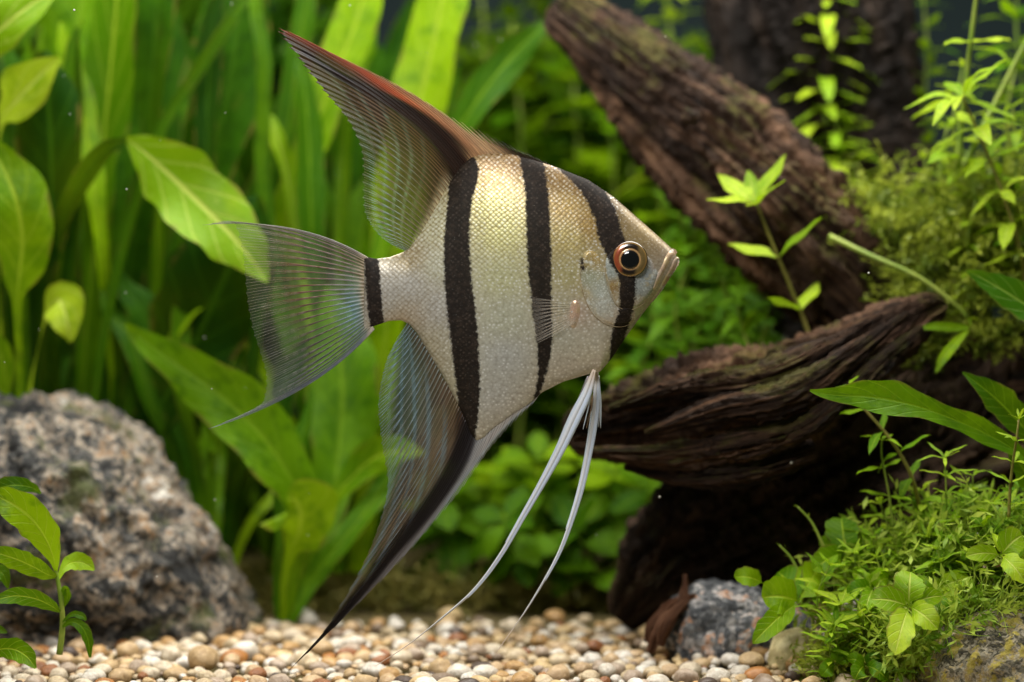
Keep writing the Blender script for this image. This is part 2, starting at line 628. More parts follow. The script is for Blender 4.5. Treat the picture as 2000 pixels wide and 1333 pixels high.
def wood(name, label, pts, mat, seed, depth=1.0, nu=170, nv=320, amp=0.22, twist=0.35, knots=()):
    """pts rows: px, py, Y, half width in photo pixels"""
    c4 = catmull(pts, nv)
    c = px3(c4[:, :3])
    r = c4[:, 3] * (c4[:, 2] + CAM_D) / FPX
    t_, n_, b_ = frames(c)
    a = np.linspace(0, 2 * np.pi, nu, endpoint=False)
    s = np.r_[0, np.cumsum(np.linalg.norm(np.diff(c, axis=0), axis=1))]
    A, Sg = np.meshgrid(a, s, indexing='xy')
    tw = A + twist * Sg
    rad = np.maximum(r, 0.03)[:, None]
    q = np.stack([np.cos(tw) * 1.6 * (0.6 + rad), np.sin(tw) * 1.6 * (0.6 + rad), Sg * 0.9], -1).reshape(-1, 3) + seed * 5.3
    coarse = fbm(np.stack([np.cos(tw) * 0.9, np.sin(tw) * 0.9, Sg * 1.6], -1).reshape(-1, 3) + seed, 3)
    warp = np.stack([pnoise(q * 1.3 + 4), pnoise(q * 1.3 + 8), pnoise(q * 1.3 + 15)], 1) * 0.55
    fib = 1 - np.abs(2 * fbm((q + warp) * np.array([2.3, 2.3, 1.9]), 5, 2.0, 0.62))
    fine = fbm((q + warp) * np.array([7, 7, 5.5]), 5, 2.1, 0.7)
    pit = np.clip(pnoise(q * np.array([3, 3, 1.7]) + 9) - 0.18, 0, 1)
    d = (amp * 1.0 * coarse + amp * 0.75 * (fib - 0.55) + amp * 0.8 * fine - amp * 0.9 * pit).reshape(nv, nu)
    rr = r[:, None] * (1 + d)
    v = c[:, None, :] + rr[..., None] * (np.cos(A)[..., None] * n_[:, None, :] * depth + np.sin(A)[..., None] * b_[:, None, :])
    F = grid_faces(nv, nu)
    last = np.stack([np.arange(nv - 1) * nu + nu - 1, np.arange(1, nv) * nu + nu - 1, np.arange(1, nv) * nu, np.arange(nv - 1) * nu], 1)
    F = np.concatenate([F, last])
    V = v.reshape(-1, 3)
    caps, extra = [], []
    for e, rev in ((0, 1), (nv - 1, 0)):
        k = len(V) + len(extra)
        extra.append(c[e])
        for j in range(nu):
            tri = [e * nu + j, e * nu + (j + 1) % nu, k, k]
            caps.append(tri)
    V = np.concatenate([V, np.array(extra)])
    faces = [tuple(x) for x in F] + [tuple(x[:3]) for x in caps]
    me = mesh_np(name, V, faces)
    fl = np.concatenate([q.reshape(-1, 3), q[:2]])
    attr_vec(me, 'flow', fl)
    bm = bmesh.new()
    bm.from_mesh(me)
    bmesh.ops.recalc_face_normals(bm, faces=bm.faces)
    bm.to_mesh(me)
    bm.free()
    return me


def wood_thing(name, label, pts, mat, seed, **kw):
    root = thing(name, label, 'driftwood', P(pts[0][0], pts[0][1], pts[0][2]))
    link('trunk', wood(name, label, pts, mat, seed, **kw), mat, root)
    return root


br = wood_thing('driftwood_branch', 'brown driftwood branch slanting down from its broken end above the fish',
                [(1082, 5, 1.35, 20), (1100, 22, 1.35, 46), (1150, 60, 1.3, 62), (1240, 140, 1.25, 86), (1330, 225, 1.2, 108), (1430, 315, 1.15, 122),
                 (1540, 425, 1.1, 128), (1640, 530, 1.1, 122), (1740, 640, 1.15, 110), (1850, 740, 1.2, 90)], M_WOOD, 1, amp=0.26)
link('knot', wood('knot', '', [(1345, 225, 0.82, 10), (1350, 228, 0.80, 17), (1356, 232, 0.78, 8)], M_WOOD, 8, nu=24, nv=12, amp=0.3), M_WOOD, br)
LOG = [(1100, 846, 0.85, 14), (1122, 842, 0.85, 36), (1200, 830, 0.82, 60), (1310, 812, 0.8, 78), (1430, 794, 0.76, 88), (1550, 764, 0.72, 86),
       (1650, 712, 0.68, 70), (1730, 660, 0.66, 52), (1795, 618, 0.66, 36), (1836, 598, 0.66, 22), (1848, 594, 0.66, 8)]
lg = wood_thing('driftwood_log', 'gnarled driftwood log rising to a twisted tip beside the pale filaments', LOG, M_WOOD, 2, amp=0.46, twist=0.5)
for k, (pp, r0) in enumerate([
        ([(1190, 800, 0.50), (1330, 762, 0.44), (1480, 742, 0.40), (1600, 690, 0.42), (1700, 628, 0.48)], 26),
        ([(1260, 848, 0.42), (1400, 800, 0.36), (1540, 772, 0.34), (1650, 700, 0.38), (1770, 612, 0.50)], 24),
        ([(1150, 880, 0.55), (1290, 890, 0.46), (1430, 872, 0.38), (1560, 838, 0.36), (1640, 780, 0.42)], 26),
        ([(1480, 880, 0.38), (1580, 832, 0.34), (1660, 764, 0.38), (1740, 690, 0.46), (1800, 640, 0.54)], 20),
        ([(1220, 912, 0.52), (1340, 926, 0.44), (1470, 916, 0.40), (1590, 880, 0.42)], 22)]):
    row = [(x, y, Y, r0 * f) for (x, y, Y), f in zip(pp, (0.25, 0.9, 1.1, 0.8, 0.25))]
    link('splinter', wood('splinter', '', row, M_WOOD, 20 + k, nu=60, nv=160, amp=0.6, twist=0.8), M_WOOD, lg)
link('knot', wood('knot', '', [(1380, 872, 0.40, 6), (1386, 872, 0.37, 15), (1392, 873, 0.35, 6)], M_WOOD, 9, nu=24, nv=12, amp=0.3), M_WOOD, lg)
M_RUST = wood_material("rusty_wood", (0.06, 0.025, 0.012, 1), (0.20, 0.085, 0.042, 1), (0.40, 0.20, 0.11, 1))
wf = thing('wood_fragment', 'rust brown fibrous wood scrap leaning on the blue grey stone', 'driftwood', P(1285, 1280, 0.5))
for k, row in enumerate([[(1268, 1275, 0.5, 6), (1282, 1238, 0.5, 10), (1302, 1205, 0.52, 9), (1326, 1186, 0.54, 4)], [(1290, 1262, 0.48, 6), (1300, 1222, 0.48, 11), (1322, 1192, 0.5, 8), (1345, 1172, 0.52, 3)],
                         [(1310, 1205, 0.5, 5), (1330, 1180, 0.52, 9), (1337, 1150, 0.54, 6), (1338, 1122, 0.55, 3)], [(1278, 1215, 0.55, 5), (1308, 1185, 0.55, 9), (1345, 1170, 0.55, 8), (1372, 1160, 0.56, 3)],
                         [(1262, 1255, 0.55, 4), (1270, 1225, 0.55, 8), (1290, 1195, 0.55, 5), (1296, 1180, 0.55, 2)]]):
    link('twig', wood('twig', '', row, M_RUST, 12 + k, nu=36, nv=50, amp=0.6), M_RUST, wf)
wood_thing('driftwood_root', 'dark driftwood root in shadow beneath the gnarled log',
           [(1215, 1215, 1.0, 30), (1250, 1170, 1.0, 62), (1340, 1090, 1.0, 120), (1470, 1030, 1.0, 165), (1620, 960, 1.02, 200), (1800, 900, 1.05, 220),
            (1980, 860, 1.1, 220), (2150, 830, 1.1, 200)], M_WOOD_SHADED, 3, amp=0.34)
wood_thing('mossy_log', 'mossy driftwood log behind the long pointed leaf at the picture edge',
           [(1700, 735, 0.98, 40), (1760, 722, 0.98, 74), (1860, 722, 0.95, 84), (1960, 732, 0.92, 84), (2100, 735, 0.92, 90), (2200, 740, 0.92, 80)], M_WOOD, 4, amp=0.2)
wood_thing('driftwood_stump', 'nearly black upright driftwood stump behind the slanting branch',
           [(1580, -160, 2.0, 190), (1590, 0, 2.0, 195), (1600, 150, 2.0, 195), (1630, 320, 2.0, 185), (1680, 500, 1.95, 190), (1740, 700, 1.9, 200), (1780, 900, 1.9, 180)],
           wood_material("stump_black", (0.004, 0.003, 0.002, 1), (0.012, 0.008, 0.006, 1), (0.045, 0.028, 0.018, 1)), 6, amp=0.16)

# ------------------------------------------------------------------ plants
PROF = {
    'lance': lambda u: np.sin(np.pi * np.clip(u, 0, 1) ** 0.85) ** 0.9 * (0.35 + 0.65 * smooth(u, 0.0, 0.35)),
    'round': lambda u: np.where(u < 0.10, 0.06 + 0 * u, np.sqrt(np.clip(1 - ((u - 0.56) / 0.46) ** 2, 0, 1))),
    'oval': lambda u: np.where(u < 0.10, 0.10 + 0 * u, np.clip(np.sin(np.pi * (np.clip(u, 0.1, 1) - 0.1) / 0.9), 0, 1) ** 0.75),
    'needle': lambda u: np.sin(np.pi * np.clip(u * 0.94 + 0.06, 0, 1)) ** 0.6,
}


def leaf_data(kind, ratio, nl=9, nw=4, droop=0.25, cup=0.15, wav=0.04, seed=0, name='leaf'):
    u = np.linspace(0, 1, nl + 1)
    w = PROF[kind](u) * ratio * 0.5
    w[-1] = 0.004
    w[0] = max(w[0], 0.018)
    vv = np.linspace(-1, 1, nw + 1)
    r = np.random.default_rng(seed)
    ph = r.uniform(0, 6)
    bend = r.uniform(-0.12, 0.12)
    Uu, Vv = np.meshgrid(u, vv, indexing='ij')
    Wd = w[:, None] * Vv
    x = Uu * (1 - 0.15 * droop * Uu)
    y = Wd + bend * Uu ** 2 * 0.6
    z = -droop * Uu ** 2 + cup * np.abs(Wd) + wav * np.sin(Uu * 9 + ph) * np.abs(Vv) ** 2 * (Uu > 0.08)
    me = mesh_np(name, np.stack([x, y, z], -1).reshape(-1, 3), grid_faces(nl + 1, nw + 1))
    uvl = me.uv_layers.new(name='uv')
    uvv = np.stack([Uu.ravel(), (Vv.ravel() + 1) / 2], 1)
    li = np.empty(len(me.loops), np.int32)
    me.loops.foreach_get('vertex_index', li)
    uvl.data.foreach_set('uv', uvv[li].astype(np.float32).ravel())
    return me


def leaf_set(kind, ratio, mat, n=4, **kw):
    out = []
    for k in range(n):
        me = leaf_data(kind, ratio * (0.88 + 0.08 * k), droop=kw.get('droop', 0.25) * (0.4 + 0.5 * k), seed=k + 3, cup=kw.get('cup', 0.15),
                       wav=kw.get('wav', 0.03), nl=kw.get('nl', 8), nw=kw.get('nw', 2))
        me.materials.append(mat)
        out.append(me)
    return out


def orient(d, up):
    d = Vector(d).normalized()
    up = Vector(up)
    y = up.cross(d)
    if y.length < 1e-4:
        y = Vector((1, 0, 0)).cross(d)
    y.normalize()
    z = d.cross(y)
    return Matrix((d, y, z)).transposed().to_4x4()


def stem_plant(name, label, pts, leaves, leaf_px, stem_px=5, spacing=26, whorl=2, elev=25, group=None, stem_mat=None, start=0.12,
               tip_scale=0.55, jitter=0.25, top_rosette=4, base_scale=1.0, cat='plant', az0=None):
    """pts rows: px, py, Y from the foot to the growing tip"""
    n = 24
    c3 = catmull(pts, n)
    c = px3(c3)
    root = thing(name, label, cat, Vector(c[0]), group)
    k = U_(pts[0][2])
    v, f = tube(c, np.linspace(stem_px * 0.5, stem_px * 0.28, n) * k, 6)
    link('stem', mesh_np('stem', v, f), stem_mat or M_STEM, root)
    s = np.r_[0, np.cumsum(np.linalg.norm(np.diff(c, axis=0), axis=1))]
    L = s[-1]
    tg = np.gradient(c, axis=0)
    nn = max(2, int(L * (1 - start) / (spacing * k)))
    az = random.uniform(0, 6.28) if az0 is None else az0
    for q in range(nn + 1):
        f_ = start + (1 - start) * q / nn
        pos = Vector([np.interp(f_ * L, s, c[:, d]) for d in range(3)])
        tan = Vector([np.interp(f_ * L, s, tg[:, d]) for d in range(3)]).normalized()
        a1 = tan.orthogonal().normalized()
        a2 = tan.cross(a1)
        m = whorl if q < nn else max(whorl, top_rosette)
        sc = leaf_px * k * (1 - (1 - tip_scale) * max(0, (f_ - 0.75) / 0.25)) * (base_scale + (1 - base_scale) * min(1, f_ * 1.6))
        for w in range(m):
            ang = az + w * 2 * math.pi / m + random.uniform(-jitter, jitter)
            el = math.radians(elev + (30 if q == nn else 0) * random.random() + random.uniform(-14, 14))
            d = (a1 * math.cos(ang) + a2 * math.sin(ang)) * math.cos(el) + tan * math.sin(el)
            M = Matrix.Translation(pos) @ orient(d, tan + Vector((0, -0.15, 0.25))) @ Matrix.Scale(sc * random.uniform(0.78, 1.15), 4)
            link('leaf', random.choice(leaves), None, root, M)
        az += math.pi / whorl if whorl > 1 else 2.4
        az += random.uniform(-0.2, 0.2)
    return root


def sheet_leaf(root, pts, mat, tilt=0.0, fold=0.12, ripple=0.03, nl=40, nw=8, seed=0, name='leaf'):
    """pts rows: px, py, Y, half width in photo pixels; tilt turns the blade about its midrib"""
    c4 = catmull(pts, nl)
    c = px3(c4[:, :3])
    w = np.maximum(c4[:, 3], 0.6) * (c4[:, 2] + CAM_D) / FPX / max(0.35, math.cos(tilt))
    t_ = np.gradient(c, axis=0)
    t_ /= np.linalg.norm(t_, axis=1)[:, None]
    tilt = abs(tilt) * (1 if c[-1, 0] >= c[max(0, nl // 3), 0] else -1)
    perp = np.stack([-t_[:, 2], np.zeros(nl), t_[:, 0]], 1)
    perp /= np.linalg.norm(perp, axis=1)[:, None] + 1e-9
    dep = np.array([0, 1.0, 0])
    wd = math.cos(tilt) * perp + math.sin(tilt) * dep
    nr = np.cross(t_, wd)
    vv = np.linspace(-1, 1, nw + 1)
    u = np.linspace(0, 1, nl)
    ph = seed * 1.7
    Uu, Vv = np.meshgrid(u, vv, indexing='ij')
    wl = w[:, None] * (1 + 0.05 * np.sin(Uu * 27 + ph + 2 * np.sign(Vv)) * np.abs(Vv) ** 3 + 0.035 * np.sin(Uu * 43 + ph * 3 + np.sign(Vv)) * np.abs(Vv) ** 4)
    am = ripple * 9.0 * w.max()
    off = fold * wl * np.abs(Vv) + am * np.sin(Uu * (11 + (seed % 4)) + ph + 1.5 * np.sign(Vv)) * np.abs(Vv) ** 2 * (wl / (w.max() + 1e-9)) \
        + 0.6 * am * np.sin(Uu * 5 + ph * 2) * Vv
    V = c[:, None, :] + wl[..., None] * Vv[..., None] * wd[:, None, :] + off[..., None] * nr[:, None, :]
    me = mesh_np(name, V.reshape(-1, 3), grid_faces(nl, nw + 1))
    uvl = me.uv_layers.new(name='uv')
    uvv = np.stack([Uu.ravel(), (Vv.ravel() + 1) / 2], 1)
    li = np.empty(len(me.loops), np.int32)
    me.loops.foreach_get('vertex_index', li)
    uvl.data.foreach_set('uv', uvv[li].astype(np.float32).ravel())
    o = link(name, me, mat, root)
    return o


def nearer(Yq):
    return Yq if Yq < 1.0 else 1.0 + (Yq - 1.0) * 0.62


def sword_plant(name, label, base, leaves, group='broad leaved sword plants', mat_stalk=None):
    """leaves: (material, tilt, rows) with rows from the crown outwards"""
    base = (base[0], base[1], nearer(base[2]))
    root = thing(name, label, 'plant', P(*base), group)
    for k, (mat, tilt, rows) in enumerate(leaves):
        rows = [(x, y, nearer(Yq), w) for x, y, Yq, w in rows]
        sheet_leaf(root, rows, mat, tilt, seed=k + len(label), fold=0.16, ripple=0.026)
    return root


B_, MI, DK, LM = M_LEAF_BRIGHT, M_LEAF_MID, M_LEAF_DARK, M_LEAF_LIME
# sword plant whose crown stands on the gravel left of the anal fin
sword_plant('sword_plant', 'sword plant rooted in the gravel between the boulder and the dark anal fin', (560, 1212, 1.3), [
    (MI, 0.25, [(556, 1212, 1.3, 12), (575, 1120, 1.25, 14), (592, 1030, 1.2, 20), (575, 950, 1.15, 42), (520, 860, 1.1, 62), (440, 780, 1.05, 58), (350, 715, 1.05, 38), (285, 668, 1.1, 20), (245, 635, 1.15, 3)]),
    (B_, 0.15, [(552, 1212, 1.28, 9), (556, 1130, 1.22, 10), (570, 1075, 1.18, 16), (585, 1040, 1.14, 52), (588, 1010, 1.10, 68), (582, 985, 1.08, 72), (572, 976, 1.06, 50), (560, 974, 1.05, 5)]),
    (MI, 0.5, [(566, 1212, 1.3, 12), (610, 1130, 1.35, 17), (670, 1055, 1.4, 22), (725, 985, 1.45, 24), (760, 930, 1.5, 18), (785, 880, 1.5, 4)]),
    (MI, 0.7, [(548, 1212, 1.32, 10), (545, 1140, 1.35, 14), (548, 1060, 1.35, 16), (556, 980, 1.4, 20), (575, 900, 1.45, 20), (600, 820, 1.5, 12), (610, 760, 1.55, 3)]),
    (MI, 0.3, [(562, 1212, 1.35, 10), (620, 1090, 1.6, 16), (650, 960, 1.8, 36), (665, 850, 1.9, 62), (668, 740, 1.95, 66), (655, 640, 2.0, 44), (640, 560, 2.05, 6)]),
    (B_, 0.5, [(566, 1212, 1.4, 8), (640, 1000, 1.5, 10), (690, 930, 1.5, 26), (740, 890, 1.45, 30), (790, 880, 1.4, 22), (830, 885, 1.38, 3)]),
])
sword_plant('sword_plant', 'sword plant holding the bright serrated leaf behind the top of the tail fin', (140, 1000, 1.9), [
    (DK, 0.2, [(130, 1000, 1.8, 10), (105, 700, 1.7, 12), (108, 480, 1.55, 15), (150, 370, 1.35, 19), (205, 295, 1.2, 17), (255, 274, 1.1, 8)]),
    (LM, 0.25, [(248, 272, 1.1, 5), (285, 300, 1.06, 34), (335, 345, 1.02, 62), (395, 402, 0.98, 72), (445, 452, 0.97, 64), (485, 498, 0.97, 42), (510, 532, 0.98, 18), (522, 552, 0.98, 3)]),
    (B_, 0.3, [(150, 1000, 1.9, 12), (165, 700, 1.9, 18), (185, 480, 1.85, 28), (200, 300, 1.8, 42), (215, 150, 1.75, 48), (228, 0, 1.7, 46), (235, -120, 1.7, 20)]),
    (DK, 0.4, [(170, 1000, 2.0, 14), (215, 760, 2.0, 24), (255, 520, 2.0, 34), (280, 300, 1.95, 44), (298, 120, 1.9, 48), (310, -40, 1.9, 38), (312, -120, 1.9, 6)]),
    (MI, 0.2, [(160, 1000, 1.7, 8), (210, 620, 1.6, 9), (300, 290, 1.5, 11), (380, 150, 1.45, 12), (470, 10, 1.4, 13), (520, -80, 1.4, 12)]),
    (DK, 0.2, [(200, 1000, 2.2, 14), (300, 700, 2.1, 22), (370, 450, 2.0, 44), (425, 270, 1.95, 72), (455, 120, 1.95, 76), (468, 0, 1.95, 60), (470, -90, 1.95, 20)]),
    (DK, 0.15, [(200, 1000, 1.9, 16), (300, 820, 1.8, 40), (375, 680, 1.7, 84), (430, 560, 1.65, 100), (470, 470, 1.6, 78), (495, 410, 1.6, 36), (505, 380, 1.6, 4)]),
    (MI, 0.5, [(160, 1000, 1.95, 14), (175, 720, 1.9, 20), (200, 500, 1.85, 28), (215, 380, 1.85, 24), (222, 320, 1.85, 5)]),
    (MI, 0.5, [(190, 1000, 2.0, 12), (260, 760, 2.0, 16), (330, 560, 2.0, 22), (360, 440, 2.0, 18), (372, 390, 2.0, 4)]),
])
sword_plant('sword_plant', 'sword plant with glossy leaves hanging in at the picture edge above the boulder', (30, 900, 1.2), [
    (B_, 0.15, [(36, 900, 1.2, 7), (38, 740, 1.15, 8), (34, 590, 1.05, 10), (38, 540, 1.0, 34), (44, 470, 0.95, 58), (34, 400, 0.92, 62), (10, 335, 0.92, 48), (-20, 285, 0.92, 18), (-34, 265, 0.92, 3)]),
    (LM, 0.35, [(10, 900, 1.5, 8), (-10, 500, 1.4, 9), (0, 250, 1.3, 14), (30, 200, 1.22, 44), (62, 165, 1.18, 48), (95, 132, 1.15, 24), (116, 114, 1.14, 3)]),
    (LM, 0.3, [(-60, 900, 1.4, 8), (-80, 300, 1.2, 10), (-40, 110, 1.05, 30), (10, 50, 1.0, 48), (60, 10, 1.0, 44), (110, -25, 1.0, 16), (130, -40, 1.0, 3)]),
    (DK, 0.2, [(60, 900, 1.7, 10), (85, 560, 1.6, 20), (100, 400, 1.55, 56), (100, 300, 1.5, 72), (95, 210, 1.5, 66), (88, 140, 1.5, 36), (86, 100, 1.5, 4)]),
    (DK, 0.4, [(-10, 900, 1.5, 8), (0, 500, 1.4, 12), (15, 330, 1.35, 15), (-5, 200, 1.3, 15), (-20, 120, 1.3, 10)]),
    (LM, 0.3, [(50, 900, 1.3, 5), (60, 760, 1.3, 6), (90, 620, 1.22, 7), (112, 585, 1.16, 34), (125, 605, 1.12, 40), (132, 635, 1.1, 26), (138, 668, 1.1, 3)]),
    (B_, 0.3, [(0, 900, 1.3, 6), (10, 780, 1.3, 8), (8, 720, 1.25, 20), (-5, 680, 1.22, 22), (-20, 640, 1.2, 6)]),
    (MI, 0.3, [(80, 900, 2.0, 10), (90, 300, 2.0, 30), (130, 120, 2.0, 66), (160, 20, 2.0, 70), (170, -80, 2.0, 30)]),
])
sword_plant('ribbon_plant', 'tall ribbon leaved plant with blades passing behind the dorsal fin', (680, 1120, 2.1), [
    (B_, 0.3, [(700, 1120, 2.1, 20), (740, 800, 2.1, 34), (770, 500, 2.1, 46), (810, 250, 2.1, 52), (848, 80, 2.1, 54), (868, -20, 2.1, 50), (880, -120, 2.1, 30)]),
    (MI, 0.3, [(720, 1120, 2.2, 16), (780, 700, 2.2, 24), (860, 330, 2.1, 30), (930, 200, 2.0, 36), (1000, 110, 1.95, 34), (1050, 60, 1.9, 16), (1070, 40, 1.9, 3)]),
    (MI, 0.3, [(660, 1120, 2.0, 14), (600, 800, 1.95, 18), (530, 520, 1.9, 18), (512, 300, 1.85, 15), (515, 120, 1.8, 15), (500, 20, 1.8, 14), (490, -80, 1.8, 12)]),
    (B_, 0.3, [(660, 1120, 2.2, 14), (590, 560, 2.15, 26), (560, 420, 2.1, 34), (600, 310, 2.1, 34), (640, 180, 2.1, 40), (690, 60, 2.1, 48), (720, -40, 2.1, 40)]),
    (MI, 0.3, [(640, 1120, 2.3, 14), (540, 600, 2.3, 20), (500, 420, 2.3, 24), (560, 260, 2.3, 26), (580, 120, 2.3, 26), (600, 0, 2.3, 22), (620, -80, 2.3, 10)]),
    (LM, 0.6, [(660, 1120, 2.0, 6), (600, 600, 2.0, 7), (560, 340, 1.95, 12), (540, 270, 1.9, 18), (528, 225, 1.9, 5)]),
    (MI, 0.3, [(690, 1120, 2.4, 20), (680, 800, 2.4, 36), (690, 560, 2.4, 44), (720, 400, 2.4, 40), (740, 330, 2.4, 10)]),
    (DK, 0.4, [(700, 1120, 2.3, 20), (760, 900, 2.2, 40), (790, 720, 2.15, 50), (800, 600, 2.1, 40), (800, 520, 2.1, 8)]),
    (MI, 0.2, [(640, 1120, 2.4, 20), (560, 900, 2.3, 30), (500, 760, 2.25, 34), (440, 640, 2.2, 30), (400, 560, 2.2, 8)]),
    (B_, 0.3, [(650, 1120, 2.0, 10), (560, 820, 1.9, 12), (470, 640, 1.8, 14), (400, 590, 1.7, 16), (350, 640, 1.65, 13), (320, 700, 1.65, 4)]),
])
# dense deep green growth against the back of the tank
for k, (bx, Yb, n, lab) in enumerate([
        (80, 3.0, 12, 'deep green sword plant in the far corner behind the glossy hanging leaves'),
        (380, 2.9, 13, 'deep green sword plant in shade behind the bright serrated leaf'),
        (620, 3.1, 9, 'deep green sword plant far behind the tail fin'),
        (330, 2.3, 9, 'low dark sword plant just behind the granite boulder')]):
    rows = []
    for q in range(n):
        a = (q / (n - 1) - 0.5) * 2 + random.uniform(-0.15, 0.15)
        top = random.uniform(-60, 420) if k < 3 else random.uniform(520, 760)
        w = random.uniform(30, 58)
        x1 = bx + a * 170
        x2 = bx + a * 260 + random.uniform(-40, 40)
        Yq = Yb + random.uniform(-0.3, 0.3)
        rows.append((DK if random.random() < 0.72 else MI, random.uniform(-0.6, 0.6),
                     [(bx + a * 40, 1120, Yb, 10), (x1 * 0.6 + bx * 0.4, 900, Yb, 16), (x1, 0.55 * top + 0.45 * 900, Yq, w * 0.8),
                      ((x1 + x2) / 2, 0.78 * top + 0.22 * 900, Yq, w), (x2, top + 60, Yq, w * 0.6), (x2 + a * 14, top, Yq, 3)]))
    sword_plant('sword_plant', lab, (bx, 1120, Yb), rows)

for k, (bx, Yb, n, spread, t0, t1, lab) in enumerate([
        (250, 2.0, 12, 240, -80, 420, 'slender sword plant threading between the broad leaves over the boulder'),
        (420, 1.8, 11, 200, 480, 860, 'slender sword plant filling the shade between boulder and tail fin'),
        (690, 2.3, 12, 170, 60, 700, 'slender sword plant behind the anal fin'),
        (60, 1.8, 10, 150, 0, 620, 'slender sword plant crowding the picture edge above the boulder'),
        (560, 2.6, 12, 260, -60, 420, 'slender sword plant far behind the dorsal fin tip')]):
    rows = []
    for q in range(n):
        a = (q / (n - 1) - 0.5) * 2 + random.uniform(-0.2, 0.2)
        top = random.uniform(t0, t1)
        w = random.uniform(11, 30)
        x1 = bx + a * spread * 0.7
        x2 = bx + a * spread + random.uniform(-60, 60)
        Yq = Yb + random.uniform(-0.35, 0.35)
        rows.append((random.choice((DK, DK, MI, MI, B_)), random.uniform(0.1, 0.8),
                     [(bx + a * 25, 1130, Yb, 7), (bx * 0.5 + x1 * 0.5, 0.35 * top + 0.65 * 1130, Yb, 9), (x1, 0.62 * top + 0.38 * 1130, Yq, w * 0.7),
                      ((x1 + x2) / 2, 0.84 * top + 0.16 * 1130, Yq, w), (x2, top + 50, Yq, w * 0.6), (x2 + a * 20, top, Yq, 2)]))
    sword_plant('sword_plant', lab, (bx, 1130, Yb), rows)

# leafy sprig in front of the boulder
LAN_B = leaf_set('lance', 0.26, M_LEAF_BRIGHT, nl=12, nw=4)
sp = thing('leafy_sprig', 'fresh sprig with long pointed leaves in front of the granite boulder', 'plant', P(118, 1275, 0.12))
v, f = tube(px3(catmull([(116, 1278, 0.12), (122, 1225, 0.11), (120, 1180, 0.10), (112, 1130, 0.1), (104, 1098, 0.1)], 20)), np.linspace(6.5, 3.5, 20) * U_(0.1), 8)
link('stem', mesh_np('stem', v, f), M_STEM, sp)
for k, (mat, tilt, rows) in enumerate([
        (B_, 0.35, [(110, 1118, 0.1, 2), (104, 1088, 0.06, 12), (88, 1050, 0.03, 27), (60, 1012, 0.0, 33), (25, 985, -0.02, 30), (-10, 968, -0.02, 14), (-30, 960, -0.02, 2)]),
        (B_, 0.3, [(112, 1128, 0.1, 2), (92, 1122, 0.06, 12), (62, 1106, 0.03, 19), (30, 1092, 0.0, 20), (0, 1082, -0.02, 15), (-26, 1076, -0.02, 2)]),
        (B_, 0.4, [(115, 1132, 0.1, 2), (124, 1112, 0.12, 8), (138, 1100, 0.14, 16), (156, 1098, 0.15, 17), (172, 1104, 0.15, 12), (184, 1114, 0.15, 2)]),
        (B_, 0.3, [(118, 1196, 0.1, 2), (100, 1184, 0.07, 10), (70, 1170, 0.04, 16), (30, 1164, 0.0, 16), (-6, 1172, -0.02, 8), (-24, 1178, -0.02, 2)]),
        (MI, 0.3, [(80, 964, 0.18, 2), (60, 952, 0.16, 10), (25, 948, 0.14, 17), (-10, 956, 0.14, 14), (-34, 962, 0.14, 2)]),
        (MI, 0.5, [(120, 1165, 0.1, 2), (128, 1150, 0.1, 8), (132, 1165, 0.1, 9), (126, 1185, 0.1, 2)]),
        (MI, 0.4, [(122, 1225, 0.1, 2), (140, 1215, 0.1, 7), (160, 1225, 0.1, 10), (172, 1250, 0.1, 9), (176, 1285, 0.1, 2)]),
        (MI, 0.4, [(122, 1215, 0.1, 2), (142, 1200, 0.1, 5), (160, 1204, 0.1, 6), (168, 1212, 0.1, 2)])]):
    sheet_leaf(sp, rows, mat, tilt, seed=k, fold=0.2, ripple=0.008, nl=26, nw=6)
sp2 = thing('leafy_sprig', 'low leaf cluster on the gravel in the bottom corner below the fresh sprig', 'plant', P(-10, 1330, 0.05))
for k, (mat, tilt, rows) in enumerate([
        (B_, 0.4, [(-40, 1300, 0.05, 3), (-10, 1272, 0.03, 14), (25, 1268, 0.0, 20), (52, 1282, -0.02, 17), (70, 1306, -0.03, 2)]),
        (MI, 0.4, [(-40, 1320, 0.05, 3), (-20, 1240, 0.08, 8), (-5, 1230, 0.08, 9), (14, 1236, 0.08, 2)]),
        (MI, 0.4, [(-40, 1300, 0.15, 3), (-10, 1130, 0.2, 14), (5, 1120, 0.2, 14), (16, 1150, 0.2, 2)])]):
    sheet_leaf(sp2, rows, mat, tilt, seed=k + 20, fold=0.2, ripple=0.008, nl=24, nw=6)

